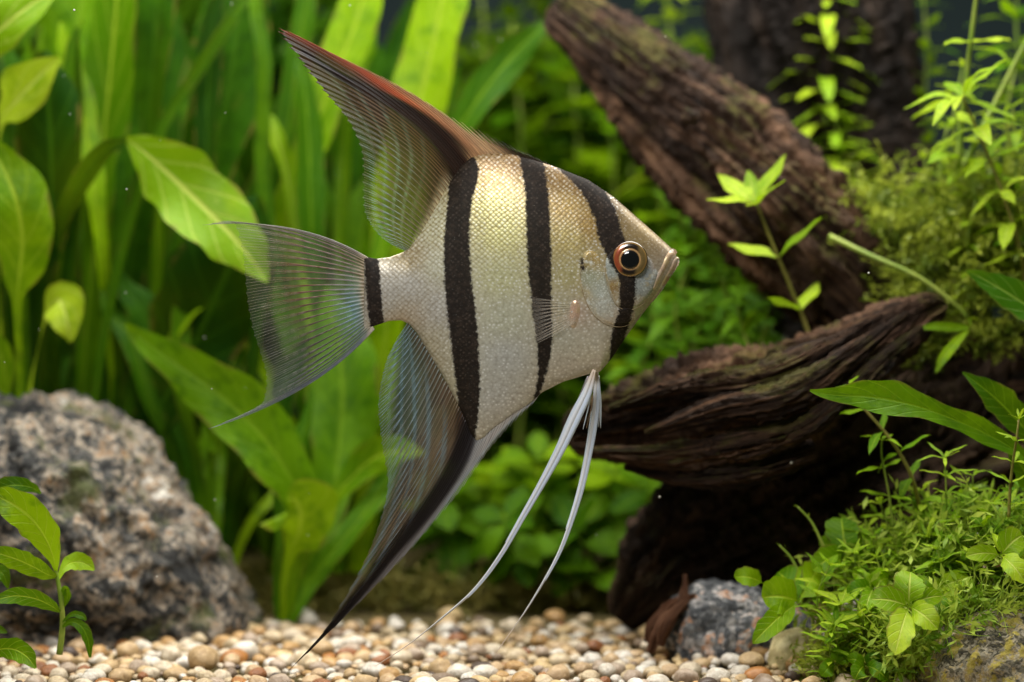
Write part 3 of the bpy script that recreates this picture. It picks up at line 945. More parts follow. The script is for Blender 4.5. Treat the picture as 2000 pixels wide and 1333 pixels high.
# bushy stem plants in the middle distance
RND_M = leaf_set('oval', 0.55, M_LEAF_MID)
RND_B = leaf_set('oval', 0.58, M_LEAF_BRIGHT)
LAN_L = leaf_set('lance', 0.27, M_LEAF_LIME)
LAN_M = leaf_set('lance', 0.30, M_LEAF_MID)
LAN_C = leaf_set('lance', 0.28, M_LEAF_COOL)
NEE_L = leaf_set('needle', 0.27, M_LEAF_LIME, droop=0.35)
bushes = [
    ([(1010, 900, 2.5), (1030, 600, 2.5), (1020, 300, 2.5), (1000, 40, 2.5)], RND_M, 80, 'bushy stem plant with oval leaves directly behind the fish back'),
    ([(1090, 900, 2.6), (1110, 600, 2.6), (1130, 350, 2.6), (1120, 160, 2.6)], RND_B, 92, 'bushy stem plant with oval leaves below the broken branch end'),
    ([(1180, 950, 2.4), (1195, 700, 2.3), (1200, 450, 2.3), (1195, 250, 2.3)], RND_M, 92, 'bushy stem plant with oval leaves under the slanting branch'),
    ([(1260, 950, 2.1), (1290, 700, 2.0), (1300, 500, 2.0), (1280, 330, 2.0)], RND_B, 70, 'leafy stem plant just ahead of the fish mouth'),
    ([(1330, 900, 1.9), (1340, 740, 1.9), (1370, 600, 1.9), (1350, 440, 1.9)], LAN_C, 88, 'stem plant with narrow leaves behind the fish mouth'),
    ([(1410, 900, 1.8), (1420, 740, 1.8), (1440, 600, 1.8), (1425, 480, 1.8)], LAN_C, 80, 'stem plant with narrow leaves in the gap between branch and log'),
    ([(1500, 900, 1.9), (1510, 740, 1.9), (1500, 620, 1.9), (1490, 520, 1.9)], LAN_M, 76, 'shaded narrow leaved plant below the slanting branch'),
    ([(930, 700, 2.8), (935, 400, 2.8), (950, 180, 2.8), (940, -20, 2.8)], RND_M, 80, 'faint leafy stem plant between ribbon leaves and the broken branch end'),
    ([(1250, 500, 2.8), (1230, 250, 2.8), (1240, 90, 2.8)], RND_M, 76, 'faint leafy stem plant behind the slanting branch'),
    ([(1060, 500, 3.0), (1070, 200, 3.0), (1050, 20, 3.0), (1030, -60, 3.0)], RND_M, 84, 'faint far stem plant touching the broken branch end'),
    ([(1150, 1000, 3.2), (1160, 700, 3.2), (1150, 400, 3.2), (1160, 200, 3.2)], RND_M, 90, 'hazy leafy plant at the back wall behind the fish face'),
    ([(1380, 1000, 2.9), (1390, 760, 2.9), (1400, 560, 2.9), (1390, 420, 2.9)], RND_M, 90, 'hazy leafy plant at the back wall between branch and log'),
    ([(960, 1050, 2.9), (960, 800, 2.9), (980, 560, 2.9), (960, 360, 2.9)], RND_M, 90, 'hazy leafy plant at the back wall behind the fish belly'),
    ([(1310, 400, 2.2), (1312, 200, 2.2), (1308, 60, 2.2), (1300, -60, 2.2)], LAN_L, 76, 'lime stem plant rising behind the top of the slanting branch'),
]
bushes += [
    ([(1240, 860, 1.6), (1250, 740, 1.6), (1275, 640, 1.55), (1262, 540, 1.5)], LAN_C, 62, 'fine leaved stem below the fish chin'),
    ([(1310, 800, 1.5), (1330, 700, 1.5), (1318, 610, 1.45), (1340, 520, 1.4)], LAN_C, 62, 'fine leaved stem a little ahead of the fish chin'),
    ([(1390, 800, 1.4), (1400, 700, 1.4), (1420, 620, 1.35), (1412, 545, 1.3)], LAN_C, 60, 'fine leaved stem standing behind the log crest'),
    ([(1470, 760, 1.4), (1480, 690, 1.4), (1500, 620, 1.35), (1492, 560, 1.3)], LAN_M, 58, 'fine leaved stem in the fork of branch and log'),
    ([(1330, 600, 1.9), (1345, 500, 1.9), (1330, 420, 1.85), (1345, 350, 1.8)], LAN_C, 58, 'fine leaved stem under the belly of the slanting branch'),
    ([(1220, 700, 2.4), (1228, 560, 2.4), (1240, 440, 2.4), (1230, 320, 2.4)], LAN_C, 60, 'fine leaved stem rising above the fish forehead')]
for pts, ls, lp, lab in bushes:
    pts = [(x, y, Yq + (0.5 if Yq > 1.95 else 0)) for x, y, Yq in pts]
    stem_plant('stem_plant', lab, pts, ls, lp * 1.45, 9, 46, 3 if ls not in (LAN_C, LAN_L) else 5, 15, 'bushy stem plants behind the fish', stem_mat=M_STEM)
low = [(900, 1150, 1.9, 860, 980, RND_M, 'low oval leaved plant rooted behind the dark anal fin tip'),
       (960, 1140, 2.0, 950, 950, RND_B, 'low oval leaved plant behind the near pale filament'),
       (1020, 1150, 1.9, 1050, 900, RND_B, 'low oval leaved plant between the two pale filaments'),
       (1100, 1140, 2.0, 1120, 970, RND_M, 'low oval leaved plant behind the far pale filament'),
       (1170, 1140, 1.85, 1190, 930, RND_B, 'low oval leaved plant under the log end'),
       (1230, 1120, 1.8, 1270, 960, RND_M, 'low oval leaved plant in front of the dark root'),
       (1060, 1140, 1.7, 990, 1020, RND_M, 'lowest oval leaved plant beyond the gravel edge'),
       (1180, 1140, 1.75, 1120, 1040, RND_M, 'short oval leaved plant beside the dark root foot')]
for x0, y0, Y0, x1, y1, ls, lab in low:
    stem_plant('stem_plant', lab, [(x0, y0, Y0), ((x0 + x1) / 2 + 8, (y0 + y1) / 2, Y0), (x1, y1, Y0 - 0.1)], ls, 118, 7, 34, 3, 14, 'low plants beyond the gravel', start=0.15, tip_scale=0.8)

def far_foliage(name, label, n, xr, yr, Yr, size, mat, seed):
    r = np.random.default_rng(seed)
    c = px3(np.stack([r.uniform(*xr, n), r.uniform(*yr, n), r.uniform(*Yr, n)], 1))
    d = r.normal(size=(n, 3)) * np.array([1, 0.7, 0.55]) + np.array([0, -0.2, 0.15])
    d /= np.linalg.norm(d, axis=1)[:, None]
    sd = np.cross(d, r.normal(size=(n, 3)) * 0.5 + np.array([0, -0.5, 0.8]))
    sd /= np.linalg.norm(sd, axis=1)[:, None]
    nm = np.cross(d, sd)
    L = (size * r.uniform(0.6, 1.4, n))[:, None]
    rows = []
    for u, w in ((0, 0.02), (0.3, 0.19), (0.6, 0.20), (0.85, 0.11), (1.0, 0.01)):
        mid = c + d * L * u - nm * L * 0.25 * u * u
        rows += [mid - sd * L * w, mid + sd * L * w]
    V = np.stack(rows, 1).reshape(-1, 3)
    b = np.arange(n)[:, None] * 10 + np.arange(4)[None, :] * 2
    F = np.stack([b, b + 1, b + 3, b + 2], -1).reshape(-1, 4)
    o = link(name, mesh_np(name, V, F), mat)
    o['kind'] = 'stuff'
    return tag(o, label, 'foliage')


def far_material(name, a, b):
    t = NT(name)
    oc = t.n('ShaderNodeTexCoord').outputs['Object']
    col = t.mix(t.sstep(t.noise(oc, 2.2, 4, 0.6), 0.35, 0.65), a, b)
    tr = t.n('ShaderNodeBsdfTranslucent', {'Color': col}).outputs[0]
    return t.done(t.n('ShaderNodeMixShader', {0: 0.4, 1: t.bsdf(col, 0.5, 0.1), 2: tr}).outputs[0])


far_foliage('far_foliage', 'blurred mass of small green leaves along the back of the tank behind the fish', 2600, (860, 1560), (90, 1150), (3.3, 4.0), 0.17,
            far_material('far_green', (0.05, 0.15, 0.004, 1), (0.22, 0.40, 0.012, 1)), 31)
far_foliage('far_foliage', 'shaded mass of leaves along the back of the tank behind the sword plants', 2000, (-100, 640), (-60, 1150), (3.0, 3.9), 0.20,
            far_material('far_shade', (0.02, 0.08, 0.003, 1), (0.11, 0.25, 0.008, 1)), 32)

# stem plants on the right
stem_plant('stem_plant', 'whorled lime stem plant against the black stump', [(1640, 420, 1.75), (1625, 300, 1.7), (1605, 180, 1.7), (1615, 60, 1.7), (1620, -60, 1.7)], NEE_L, 100, 9, 30, 6, 10, 'lime stem plants')
stem_plant('stem_plant', 'second whorled lime stem in front of the black stump, lower and shorter', [(1655, 440, 1.7), (1650, 360, 1.65), (1640, 290, 1.65), (1632, 230, 1.65)], NEE_L, 90, 8, 30, 6, 10, 'lime stem plants')
stem_plant('stem_plant', 'young shoot with pale star of leaves in front of the slanting branch', [(1590, 680, 0.8), (1560, 600, 0.78), (1510, 480, 0.72), (1478, 400, 0.68)], leaf_set('lance', 0.40, M_LEAF_LIME, droop=0.1), 108, 9, 95, 2, 25, 'lime stem plants', tip_scale=0.95, top_rosette=6, stem_mat=M_STEM_BROWN, start=0.25)
stem_plant('stem_plant', 'shaded shoot with narrow leaves below the pale star shoot', [(1470, 700, 1.1), (1450, 640, 1.1), (1440, 590, 1.05)], LAN_M, 76, 7, 30, 3, 25, 'lime stem plants', start=0.1)
stem_plant('stem_plant', 'tall narrow leaved stem at the top corner with its whorled crown', [(2010, 620, 0.75), (1990, 480, 0.72), (1940, 330, 0.68), (1880, 190, 0.62)], LAN_L, 104, 9, 62, 4, 12, 'lime stem plants', stem_mat=M_STEM_BROWN, tip_scale=0.95, top_rosette=9)
stem_plant('stem_plant', 'upright stem at the top corner bearing broad pointed leaves', [(1870, 330, 0.8), (1880, 220, 0.78), (1895, 90, 0.75), (1910, -30, 0.72)], leaf_set('lance', 0.34, M_LEAF_LIME), 130, 13, 105, 2, 12, 'lime stem plants', az0=0.2, start=0.05)
stem_plant('stem_plant', 'thick leaning stem crossing the top corner', [(1880, 330, 0.9), (1940, 210, 0.9), (1990, 110, 0.88), (2040, 20, 0.85)], LAN_L, 100, 14, 90, 2, 20, 'lime stem plants', start=0.3)
stem_plant('stem_plant', 'narrow leaved stem over the moss at the picture edge', [(2000, 560, 1.0), (1960, 470, 1.0), (1900, 380, 1.0), (1855, 320, 1.0)], LAN_L, 90, 8, 52, 4, 12, 'lime stem plants')
stem_plant('stem_plant', 'leafy stem half hidden behind the top corner crown', [(1960, 520, 1.3), (1975, 350, 1.3), (1965, 240, 1.3), (1985, 120, 1.3)], LAN_M, 96, 9, 56, 4, 14, 'lime stem plants')
for pts, lp, ls, lab in [
        ([(1930, 640, 0.9), (1925, 520, 0.85), (1935, 420, 0.82), (1960, 300, 0.8)], 92, LAN_L, 'dense lime stem rising out of the olive moss tuft'),
        ([(1990, 640, 0.8), (1985, 540, 0.8), (1970, 450, 0.78), (1990, 380, 0.78)], 84, LAN_C, 'green leafy stem low at the picture edge over the olive moss'),
        ([(1830, 520, 1.1), (1840, 420, 1.1), (1835, 330, 1.1), (1850, 250, 1.1)], 80, LAN_L, 'slim lime stem between the black stump and the corner crown'),
        ([(2010, 400, 1.5), (2000, 200, 1.5), (1985, 60, 1.5), (1990, -60, 1.5)], 110, LAN_M, 'shaded leafy stem far back in the top corner'),
        ([(1850, 480, 1.0), (1870, 360, 0.98), (1862, 240, 0.95), (1880, 130, 0.95)], 70, NEE_L, 'whorled fine stem rising left of the thick leaning stem'),
        ([(1950, 600, 0.85), (1955, 460, 0.85), (1985, 330, 0.82), (1978, 210, 0.8)], 72, NEE_L, 'whorled fine stem right under the corner crown'),
        ([(1800, 560, 1.0), (1795, 470, 1.0), (1815, 390, 1.0), (1805, 310, 1.0)], 60, NEE_L, 'whorled fine stem at the near side of the olive moss'),
        ([(1900, 560, 0.8), (1890, 470, 0.8), (1905, 400, 0.8), (1895, 340, 0.8)], 60, NEE_L, 'whorled fine stem in the middle of the olive moss'),
        ([(1760, 500, 1.9), (1790, 300, 1.9), (1810, 120, 1.9), (1800, -40, 1.9)], 80, LAN_M, 'dim leafy stem climbing the side of the black stump')]:
    stem_plant('stem_plant', lab, pts, ls, lp, 8, 46, 4, 16, 'lime stem plants')
stem_plant('stem_plant', 'bare green runner slanting across the mossy wood', [(1620, 462, 0.78), (1700, 500, 0.72), (1790, 540, 0.68), (1860, 590, 0.66), (1890, 620, 0.66)], LAN_L, 44, 13, 130, 1, 30, 'lime stem plants', start=0.85, top_rosette=3)
tl = thing('broad_leaf', 'single broad pointed green leaf entering beside the mossy wood', 'leaf', P(2080, 660, 0.4))
sheet_leaf(tl, [(2080, 650, 0.4, 16), (2010, 600, 0.4, 34), (1960, 568, 0.4, 30), (1920, 545, 0.4, 16), (1888, 530, 0.4, 2)], M_LEAF_COOL, 0.3, seed=2, ripple=0.01, nl=24)
hg = thing('trailing_shoot', 'trailing shoot of two narrow leaves hanging over the mossy log', 'plant', P(1890, 640, 0.6))
for k, rows in enumerate([[(1892, 640, 0.6, 3), (1860, 640, 0.58, 9), (1825, 638, 0.56, 8), (1795, 642, 0.56, 2)], [(1890, 645, 0.6, 3), (1866, 670, 0.57, 9), (1842, 700, 0.55, 9), (1828, 728, 0.55, 2)]]):
    sheet_leaf(hg, rows, M_LEAF_BRIGHT, 0.3, seed=k, nl=16, nw=4, ripple=0.005)

# big pointed leaves and shoots on the planted bank
bl = thing('pointed_leaf_plant', 'plant with long twisted pointed leaves in front of the shaded wood', 'plant', P(1995, 1010, 0.25))
for k, (mat, tilt, rows) in enumerate([
        (MI, 0.5, [(2040, 930, 0.25, 5), (1985, 882, 0.22, 14), (1920, 845, 0.18, 24), (1850, 815, 0.12, 20), (1795, 795, 0.08, 26), (1740, 782, 0.05, 34), (1690, 775, 0.03, 27), (1640, 773, 0.02, 14), (1600, 768, 0.02, 7), (1582, 763, 0.02, 2)]),
        (MI, 0.3, [(2040, 880, 0.3, 8), (1985, 820, 0.28, 30), (1945, 780, 0.26, 30), (1910, 750, 0.25, 16), (1880, 728, 0.25, 2)]),
        (MI, 0.3, [(2060, 1000, 0.3, 8), (2020, 950, 0.28, 26), (1990, 905, 0.26, 22), (1968, 880, 0.25, 2)])]):
    sheet_leaf(bl, rows, mat, tilt, seed=k + 4, fold=0.25, ripple=0.012, nl=44)
LAN_S = leaf_set('lance', 0.34, M_LEAF_BRIGHT)
stem_plant('stem_plant', 'shoot with small paired leaves under the long twisted leaf', [(1800, 1010, 0.35), (1780, 930, 0.32), (1740, 860, 0.3), (1690, 800, 0.28), (1660, 755, 0.28)], LAN_S, 66, 9, 48, 2, 18, 'shoots on the bank', stem_mat=M_STEM_BROWN, start=0.1)
stem_plant('stem_plant', 'thin shoot with one leaf drooping over the shaded wood', [(1745, 1030, 0.3), (1735, 960, 0.3), (1722, 890, 0.3), (1722, 860, 0.3)], LAN_S, 74, 6, 62, 2, 12, 'shoots on the bank', start=0.35, az0=1.5)
stem_plant('stem_plant', 'slender shoot ending in a small star under the long twisted leaf', [(1850, 1030, 0.25), (1848, 960, 0.22), (1845, 895, 0.2)], leaf_set('needle', 0.15, M_LEAF_LIME), 56, 5, 60, 4, 20, 'shoots on the bank', top_rosette=6, start=0.5, tip_scale=0.9)
stem_plant('stem_plant', 'pale upright shoot at the picture edge below the pointed leaves', [(1970, 1010, 0.1), (1975, 930, 0.08), (1985, 860, 0.05), (1990, 820, 0.05)], leaf_set('needle', 0.2, M_LEAF_LIME), 52, 7, 36, 3, 35, 'shoots on the bank', stem_mat=M_STEM_BROWN)

# creeping plants with round leaves
RO = leaf_set('round', 0.78, M_LEAF_LIME, nl=12, nw=6, droop=0.18, cup=0.25)
RO_B = leaf_set('round', 0.80, M_LEAF_BRIGHT, nl=12, nw=6, droop=0.15, cup=0.3)


def rosette(label, foot, node, leaves, mats, stem_px=5):
    """leaves: (px, py of the tip, width ratio index, Y shift); each blade runs from the node to its tip"""
    root = thing('round_leaf_sprig', label, 'plant', P(*foot), 'round leaved sprigs')
    mid = ((foot[0] + node[0]) / 2 + 10, (foot[1] + node[1]) / 2, (foot[2] + node[2]) / 2)
    c = px3(catmull([foot, mid, node], 14))
    v, f = tube(c, np.linspace(stem_px * .6, stem_px * .4, 14) * U_(node[2]), 6)
    link('stem', mesh_np('stem', v, f), M_STEM, root)
    for k, (tx, ty, w, dY) in enumerate(leaves):
        n0 = np.array([node[0], node[1], node[2]])
        t0 = np.array([tx, ty, node[2] + dY + (node[1] - ty) * U_(0) * 0.55])
        prof = [0.06, 0.09, 0.70, 0.98, 1.0, 0.82, 0.42, 0.03]
        us = [0, 0.10, 0.22, 0.42, 0.60, 0.78, 0.93, 1.0]
        rows = [tuple(n0 * (1 - u) + t0 * u + np.array([0, -6 * math.sin(u * 3.1), -0.02 * math.sin(u * 3.1)])) + (w * p,) for u, p in zip(us, prof)]
        sheet_leaf(root, rows, random.choice(mats), random.uniform(0.3, 0.6), fold=0.18, ripple=0.006, nl=26, nw=8, seed=k)
    return root


rosette('round leaved sprig with five speckled leaves standing above the mossy stone', (1800, 1245, 0.0), (1775, 1185, -0.08),
        [(1778, 1118, 28, 0.0), (1700, 1172, 24, -0.03), (1832, 1230, 24, -0.05), (1748, 1280, 25, -0.06), (1842, 1165, 17, 0.04)], [LM], 6)
rosette('round leaved sprig cut by the picture edge above the mossy stone', (1975, 1150, 0.05), (1955, 1085, 0.0),
        [(1998, 1046, 26, 0.0), (1886, 1088, 16, -0.03), (2004, 1140, 22, -0.04), (2015, 1085, 16, 0.03), (1940, 1042, 9, 0.03)], [LM], 5)
rosette('large round leaf pair overhanging the blue grey stone', (1590, 1230, 0.3), (1562, 1175, 0.22),
        [(1488, 1168, 36, -0.03), (1520, 1118, 32, 0.06), (1470, 1258, 22, -0.04), (1600, 1110, 30, 0.08)], [B_], 5)
rosette('upright round leaf above the large round leaf pair', (1660, 1130, 0.32), (1650, 1080, 0.3),
        [(1643, 1012, 32, 0.02), (1588, 1115, 24, -0.02), (1700, 1060, 20, 0.05), (1600, 1065, 18, 0.06)], [B_], 5)
rosette('small round leaf at the tip of the bank over the blue grey stone', (1510, 1180, 0.3), (1492, 1140, 0.26),
        [(1434, 1128, 18, -0.02)], [B_], 4)
rosette('bright sprig with scalloped leaves between the two larger round leaved sprigs', (1850, 1180, 0.1), (1820, 1160, 0.08),
        [(1895, 1130, 18, -0.02), (1880, 1190, 16, -0.04), (1850, 1200, 14, -0.05), (1790, 1135, 14, 0.02)], [LM, B_], 4)
rosette('small dark round leaved sprig low at the picture bottom', (1720, 1340, 0.05), (1690, 1300, 0.02),
        [(1670, 1328, 17, -0.03), (1720, 1288, 13, 0.0), (1735, 1330, 15, -0.02), (1655, 1290, 12, 0.0)], [B_, MI], 4)
rosette('small dark round leaved sprig at the bank foot above the gravel', (1640, 1340, 0.1), (1632, 1300, 0.06),
        [(1605, 1322, 16, -0.03), (1640, 1270, 12, 0.0), (1665, 1285, 12, 0.0)], [B_, MI], 4)
rosette('half hidden pale leaf cluster amid the bank moss', (1700, 1180, 0.2), (1705, 1150, 0.15),
        [(1655, 1160, 16, -0.02), (1735, 1130, 20, 0.0), (1690, 1195, 16, -0.05), (1665, 1120, 14, 0.02)], [LM, B_], 4)

stem_plant('stem_plant', 'bare curved shoot tip sticking up from the bank beside the dark root', [(1625, 1100, 0.3), (1605, 1060, 0.3), (1585, 1020, 0.3), (1558, 990, 0.3)], leaf_set('needle', 0.2, M_LEAF_LIME), 16, 8, 40, 1, 60, 'shoots on the bank', start=0.5, top_rosette=2)
stem_plant('stem_plant', 'shorter bare shoot tip sticking up at the bank edge', [(1560, 1120, 0.3), (1545, 1090, 0.3), (1522, 1065, 0.3)], leaf_set('needle', 0.2, M_LEAF_LIME), 14, 8, 40, 1, 60, 'shoots on the bank', start=0.5, top_rosette=2)

for k, (x0, y0, x1, y1, Y0, ls, lp, lab) in enumerate([
        (1890, 1080, 1900, 930, 0.3, LAN_L, 62, 'tangled lime shoot behind the bank moss, tallest of its clump'),
        (1820, 1080, 1800, 960, 0.35, LAN_L, 58, 'tangled lime shoot left of the tallest in the bank clump'),
        (1740, 1100, 1720, 985, 0.4, LAN_L, 56, 'tangled lime shoot in the middle of the bank clump'),
        (1950, 1100, 1940, 985, 0.2, LAN_L, 60, 'tangled lime shoot near the picture edge in the bank clump'),
        (1860, 1120, 1860, 1020, 0.2, RND_B, 52, 'broad leaved shoot low in the bank clump'),
        (1930, 1130, 1920, 1030, 0.15, RND_B, 52, 'broad leaved shoot low in the bank clump by the picture edge'),
        (1780, 1130, 1770, 1040, 0.25, LAN_L, 50, 'narrow leaved shoot low in the bank clump'),
        (1690, 1130, 1680, 1040, 0.3, LAN_L, 46, 'narrow leaved shoot at the outer side of the bank clump'),
        (1990, 1100, 2000, 960, 0.25, LAN_C, 66, 'green shoot cut by the picture edge in the bank clump'),
        (1840, 1150, 1830, 1075, 0.1, LAN_L, 46, 'pale shoot right behind the five leaved sprig'),
        (1720, 1170, 1712, 1090, 0.2, LAN_L, 46, 'pale shoot behind the half hidden leaf cluster'),
        (1640, 1190, 1650, 1120, 0.25, LAN_L, 44, 'pale shoot behind the large round leaf pair'),
        (1900, 1150, 1895, 1085, 0.08, LAN_L, 44, 'pale shoot under the edge sprig above the mossy stone')]):
    stem_plant('stem_plant', lab, [(x0, y0, Y0), ((x0 + x1) / 2 + 6, (y0 + y1) / 2, Y0), (x1, y1, Y0)], ls, lp * 1.25, 5, 24, 4, 22, 'lime shoots of the bank clump', start=0.05, stem_mat=M_STEM)

SMALL = leaf_set('lance', 0.36, M_LEAF_LIME, n=3, nl=6) + leaf_set('lance', 0.30, M_LEAF_BRIGHT, n=2, nl=6)
NARROW = leaf_set('needle', 0.17, M_LEAF_LIME, n=3, nl=6)
shoots = 0
while shoots < 34:
    x0 = random.uniform(1600, 2010)
    y0 = random.uniform(1030, 1320)
    edge_ = 1010 + max(0, (1830 - x0)) * 0.75
    if y0 < edge_ + 40 or (x0 > 1800 and y0 > 1225):
        continue
    Y0 = 0.42 - 0.40 * (y0 - 1010) / 320 + 0.04
    h = random.uniform(60, 125)
    kind_ = random.choice((0, 0, 1))
    where = ('at the crest of the bank beside the dark root' if x0 < 1760 and y0 < 1180 else 'at the foot of the bank above the gravel' if y0 > 1230 else
             'at the picture edge of the bank over the mossy stone' if x0 > 1920 else 'high on the bank below the long twisted leaf' if y0 < 1120 else
             'mid bank behind the five leaved sprig' if x0 > 1800 else 'mid bank beside the half hidden leaf cluster')
    stem_plant('bank_shoot', ('small broad leaved lime shoot ', 'small needle leaved lime shoot ')[kind_] + where,
               [(x0, y0, Y0), (x0 + random.uniform(-10, 10), y0 - h * 0.5, Y0 - 0.01), (x0 + random.uniform(-24, 24), y0 - h, Y0 - 0.03)],
               (SMALL, NARROW)[kind_], random.uniform(40, 66), 4, 19, 3, 24, 'small shoots of the planted bank', start=0.1, top_rosette=5, tip_scale=0.85)
    shoots += 1

# ------------------------------------------------------------------ moss


def moss_material(name, a, b):
    t = NT(name)
    oc = t.n('ShaderNodeTexCoord').outputs['Object']
    col = t.mix(t.sstep(t.noise(oc, 11, 4, 0.6), 0.35, 0.65), a, b)
    d = t.bsdf(col, 0.5, 0.3)
    tr = t.n('ShaderNodeBsdfTranslucent', {'Color': col}).outputs[0]
    return t.done(t.n('ShaderNodeMixShader', {0: 0.35, 1: d, 2: tr}).outputs[0])


M_MOSS = moss_material("moss_lime", (0.17, 0.32, 0.012, 1), (0.50, 0.60, 0.08, 1))
M_MOSS_OLIVE = moss_material("moss_olive", (0.11, 0.17, 0.010, 1), (0.44, 0.50, 0.05, 1))


def moss(name, label, blobs, n, length, mat, width=0.0022, leaflets=6, seed=1, leaf=None):
    """blobs rows: px, py, Y, rx px, ry px, depth; strands grow out of the blob surfaces"""
    r = np.random.default_rng(seed)
    b = np.array(blobs, float)
    wgt = b[:, 3] * b[:, 4]
    idx = r.choice(len(b), n, p=wgt / wgt.sum())
    dirs = r.normal(size=(n, 3))
    dirs[:, 1] -= 0.4
    dirs[:, 2] += 0.35
    dirs /= np.linalg.norm(dirs, axis=1)[:, None]
    cen = px3(b[:, :3])
    k = (b[:, 2] + CAM_D) / FPX
    rad = np.stack([b[:, 3] * k, b[:, 5], b[:, 4] * k], 1)
    p0 = cen[idx] + dirs * rad[idx] * r.uniform(0.75, 1.0, (n, 1))
    ns = 5
    V, F = [], []
    d = dirs + r.normal(size=(n, 3)) * 0.6
    d /= np.linalg.norm(d, axis=1)[:, None]
    L = length * r.uniform(0.5, 1.3, n)
    pts = [p0]
    for q in range(ns - 1):
        d = d + r.normal(size=(n, 3)) * 0.35 + np.array([0, -0.02, 0.05])
        d /= np.linalg.norm(d, axis=1)[:, None]
        pts.append(pts[-1] + d * (L / (ns - 1))[:, None])
    pts = np.stack(pts, 1)
    side = np.cross(d, r.normal(size=(n, 3)))
    side /= np.linalg.norm(side, axis=1)[:, None]
    wd = width * np.linspace(1, 0.4, ns)
    A = pts + side[:, None, :] * wd[None, :, None]
    B = pts - side[:, None, :] * wd[None, :, None]
    V1 = np.stack([A, B], 2).reshape(-1, 3)
    base = np.arange(n)[:, None] * ns * 2 + np.arange(ns - 1)[None, :] * 2
    F1 = np.stack([base, base + 1, base + 3, base + 2], -1).reshape(-1, 4)
    m = n * leaflets
    si = np.repeat(np.arange(n), leaflets)
    tt = r.uniform(0.15, 1.0, m) * (ns - 1)
    i0 = np.minimum(tt.astype(int), ns - 2)
    fr = (tt - i0)[:, None]
    q0 = pts[si, i0] * (1 - fr) + pts[si, i0 + 1] * fr
    dv = pts[si, i0 + 1] - pts[si, i0]
    dv /= np.linalg.norm(dv, axis=1)[:, None] + 1e-9
    od = dv * 0.6 + r.normal(size=(m, 3)) * 0.7
    od /= np.linalg.norm(od, axis=1)[:, None]
    sd = np.cross(od, r.normal(size=(m, 3)))
    sd /= np.linalg.norm(sd, axis=1)[:, None]
    ll = ((leaf or length * 0.34) * r.uniform(0.6, 1.3, m))[:, None]
    V2 = np.stack([q0, q0 + od * ll * 0.5 + sd * ll * 0.15, q0 + od * ll, q0 + od * ll * 0.5 - sd * ll * 0.15], 1).reshape(-1, 3)
    F2 = np.arange(m * 4).reshape(-1, 4) + len(V1)
    me = mesh_np(name, np.concatenate([V1, V2]), np.concatenate([F1, F2]), False)
    o = link(name, me, mat)
    o['kind'] = 'stuff'
    return tag(o, label, 'moss')


moss('moss', 'olive feathery moss tuft growing where the branch meets the log',
     [(1780, 500, 1.05, 90, 70, 0.14), (1880, 470, 1.0, 90, 80, 0.14), (1960, 540, 0.95, 80, 90, 0.14), (1850, 580, 0.9, 70, 60, 0.1), (1720, 450, 1.05, 50, 45, 0.1), (1980, 430, 1.0, 60, 60, 0.1)],
     1100, 0.19, M_MOSS_OLIVE, 0.0018, 22, 3, 0.026)
moss('moss', 'thin yellowish moss fringe along the top of the mossy log',
     [(1870, 660, 0.85, 90, 24, 0.10), (1970, 668, 0.82, 70, 26, 0.10), (1800, 690, 0.85, 40, 30, 0.08)], 500, 0.05, M_MOSS_OLIVE, 0.0018, 6, 4)
moss('moss', 'bright lime moss cushion covering the planted bank',
     [(1780, 1120, 0.35, 120, 80, 0.14), (1900, 1090, 0.28, 120, 90, 0.14), (1990, 1120, 0.2, 90, 90, 0.12), (1680, 1180, 0.34, 80, 70, 0.12), (1760, 1230, 0.22, 110, 70, 0.12), (1880, 1190, 0.2, 80, 50, 0.1), (1620, 1230, 0.36, 50, 50, 0.08)],
     750, 0.12, M_MOSS, 0.0017, 5, 5)
moss('moss', 'sparse olive moss strands at the foot of the bank',
     [(1700, 1300, 0.16, 110, 50, 0.10), (1620, 1300, 0.2, 50, 40, 0.08), (1800, 1290, 0.10, 50, 40, 0.08)], 900, 0.07, M_MOSS_OLIVE, 0.0018, 4, 6)

moss('ground_cover', 'brownish olive weed carpet where the gravel ends beneath the background plants',
     [(x, 1172 + 10 * math.sin(x), 1.75, 70, 22, 0.12) for x in range(420, 1260, 60)] + [(x, 1150, 2.2, 80, 30, 0.16) for x in range(380, 1280, 80)],
     2600, 0.10, moss_material("weed_olive", (0.12, 0.12, 0.018, 1), (0.42, 0.36, 0.10, 1)), 0.003, 5, 9)
moss('moss', 'pale wiry moss strands spilling over the mossy stone edge',
     [(1830, 1225, 0.0, 70, 26, 0.06), (1920, 1190, 0.02, 80, 22, 0.06), (1760, 1270, 0.02, 50, 36, 0.06)], 380, 0.10, M_MOSS, 0.0016, 2, 10)

# ------------------------------------------------------------------ the angelfish
UP = np.array([(700, 501), (720, 503), (735, 506), (760, 503), (785, 494), (800, 485), (820, 458), (840, 425), (860, 390), (880, 355), (900, 325),
               (920, 308), (950, 300), (1000, 301), (1040, 311), (1090, 328), (1150, 352), (1200, 386), (1240, 421), (1285, 461), (1308, 482), (1317, 493), (1322, 502)], float)
LO = np.array([(700, 643), (720, 641), (740, 634), (760, 627), (785, 626), (800, 634), (815, 652), (840, 694), (865, 735), (890, 782), (905, 812),
               (918, 846), (930, 862), (944, 856), (962, 838), (985, 822), (1010, 804), (1035, 788), (1060, 766), (1100, 746), (1150, 731), (1172, 727), (1195, 700),
               (1225, 655), (1250, 620), (1275, 588), (1300, 552), (1315, 528), (1322, 508)], float)
xs_d = np.linspace(711, 1322, 1223)
ker = np.hanning(21)
ker /= ker.sum()


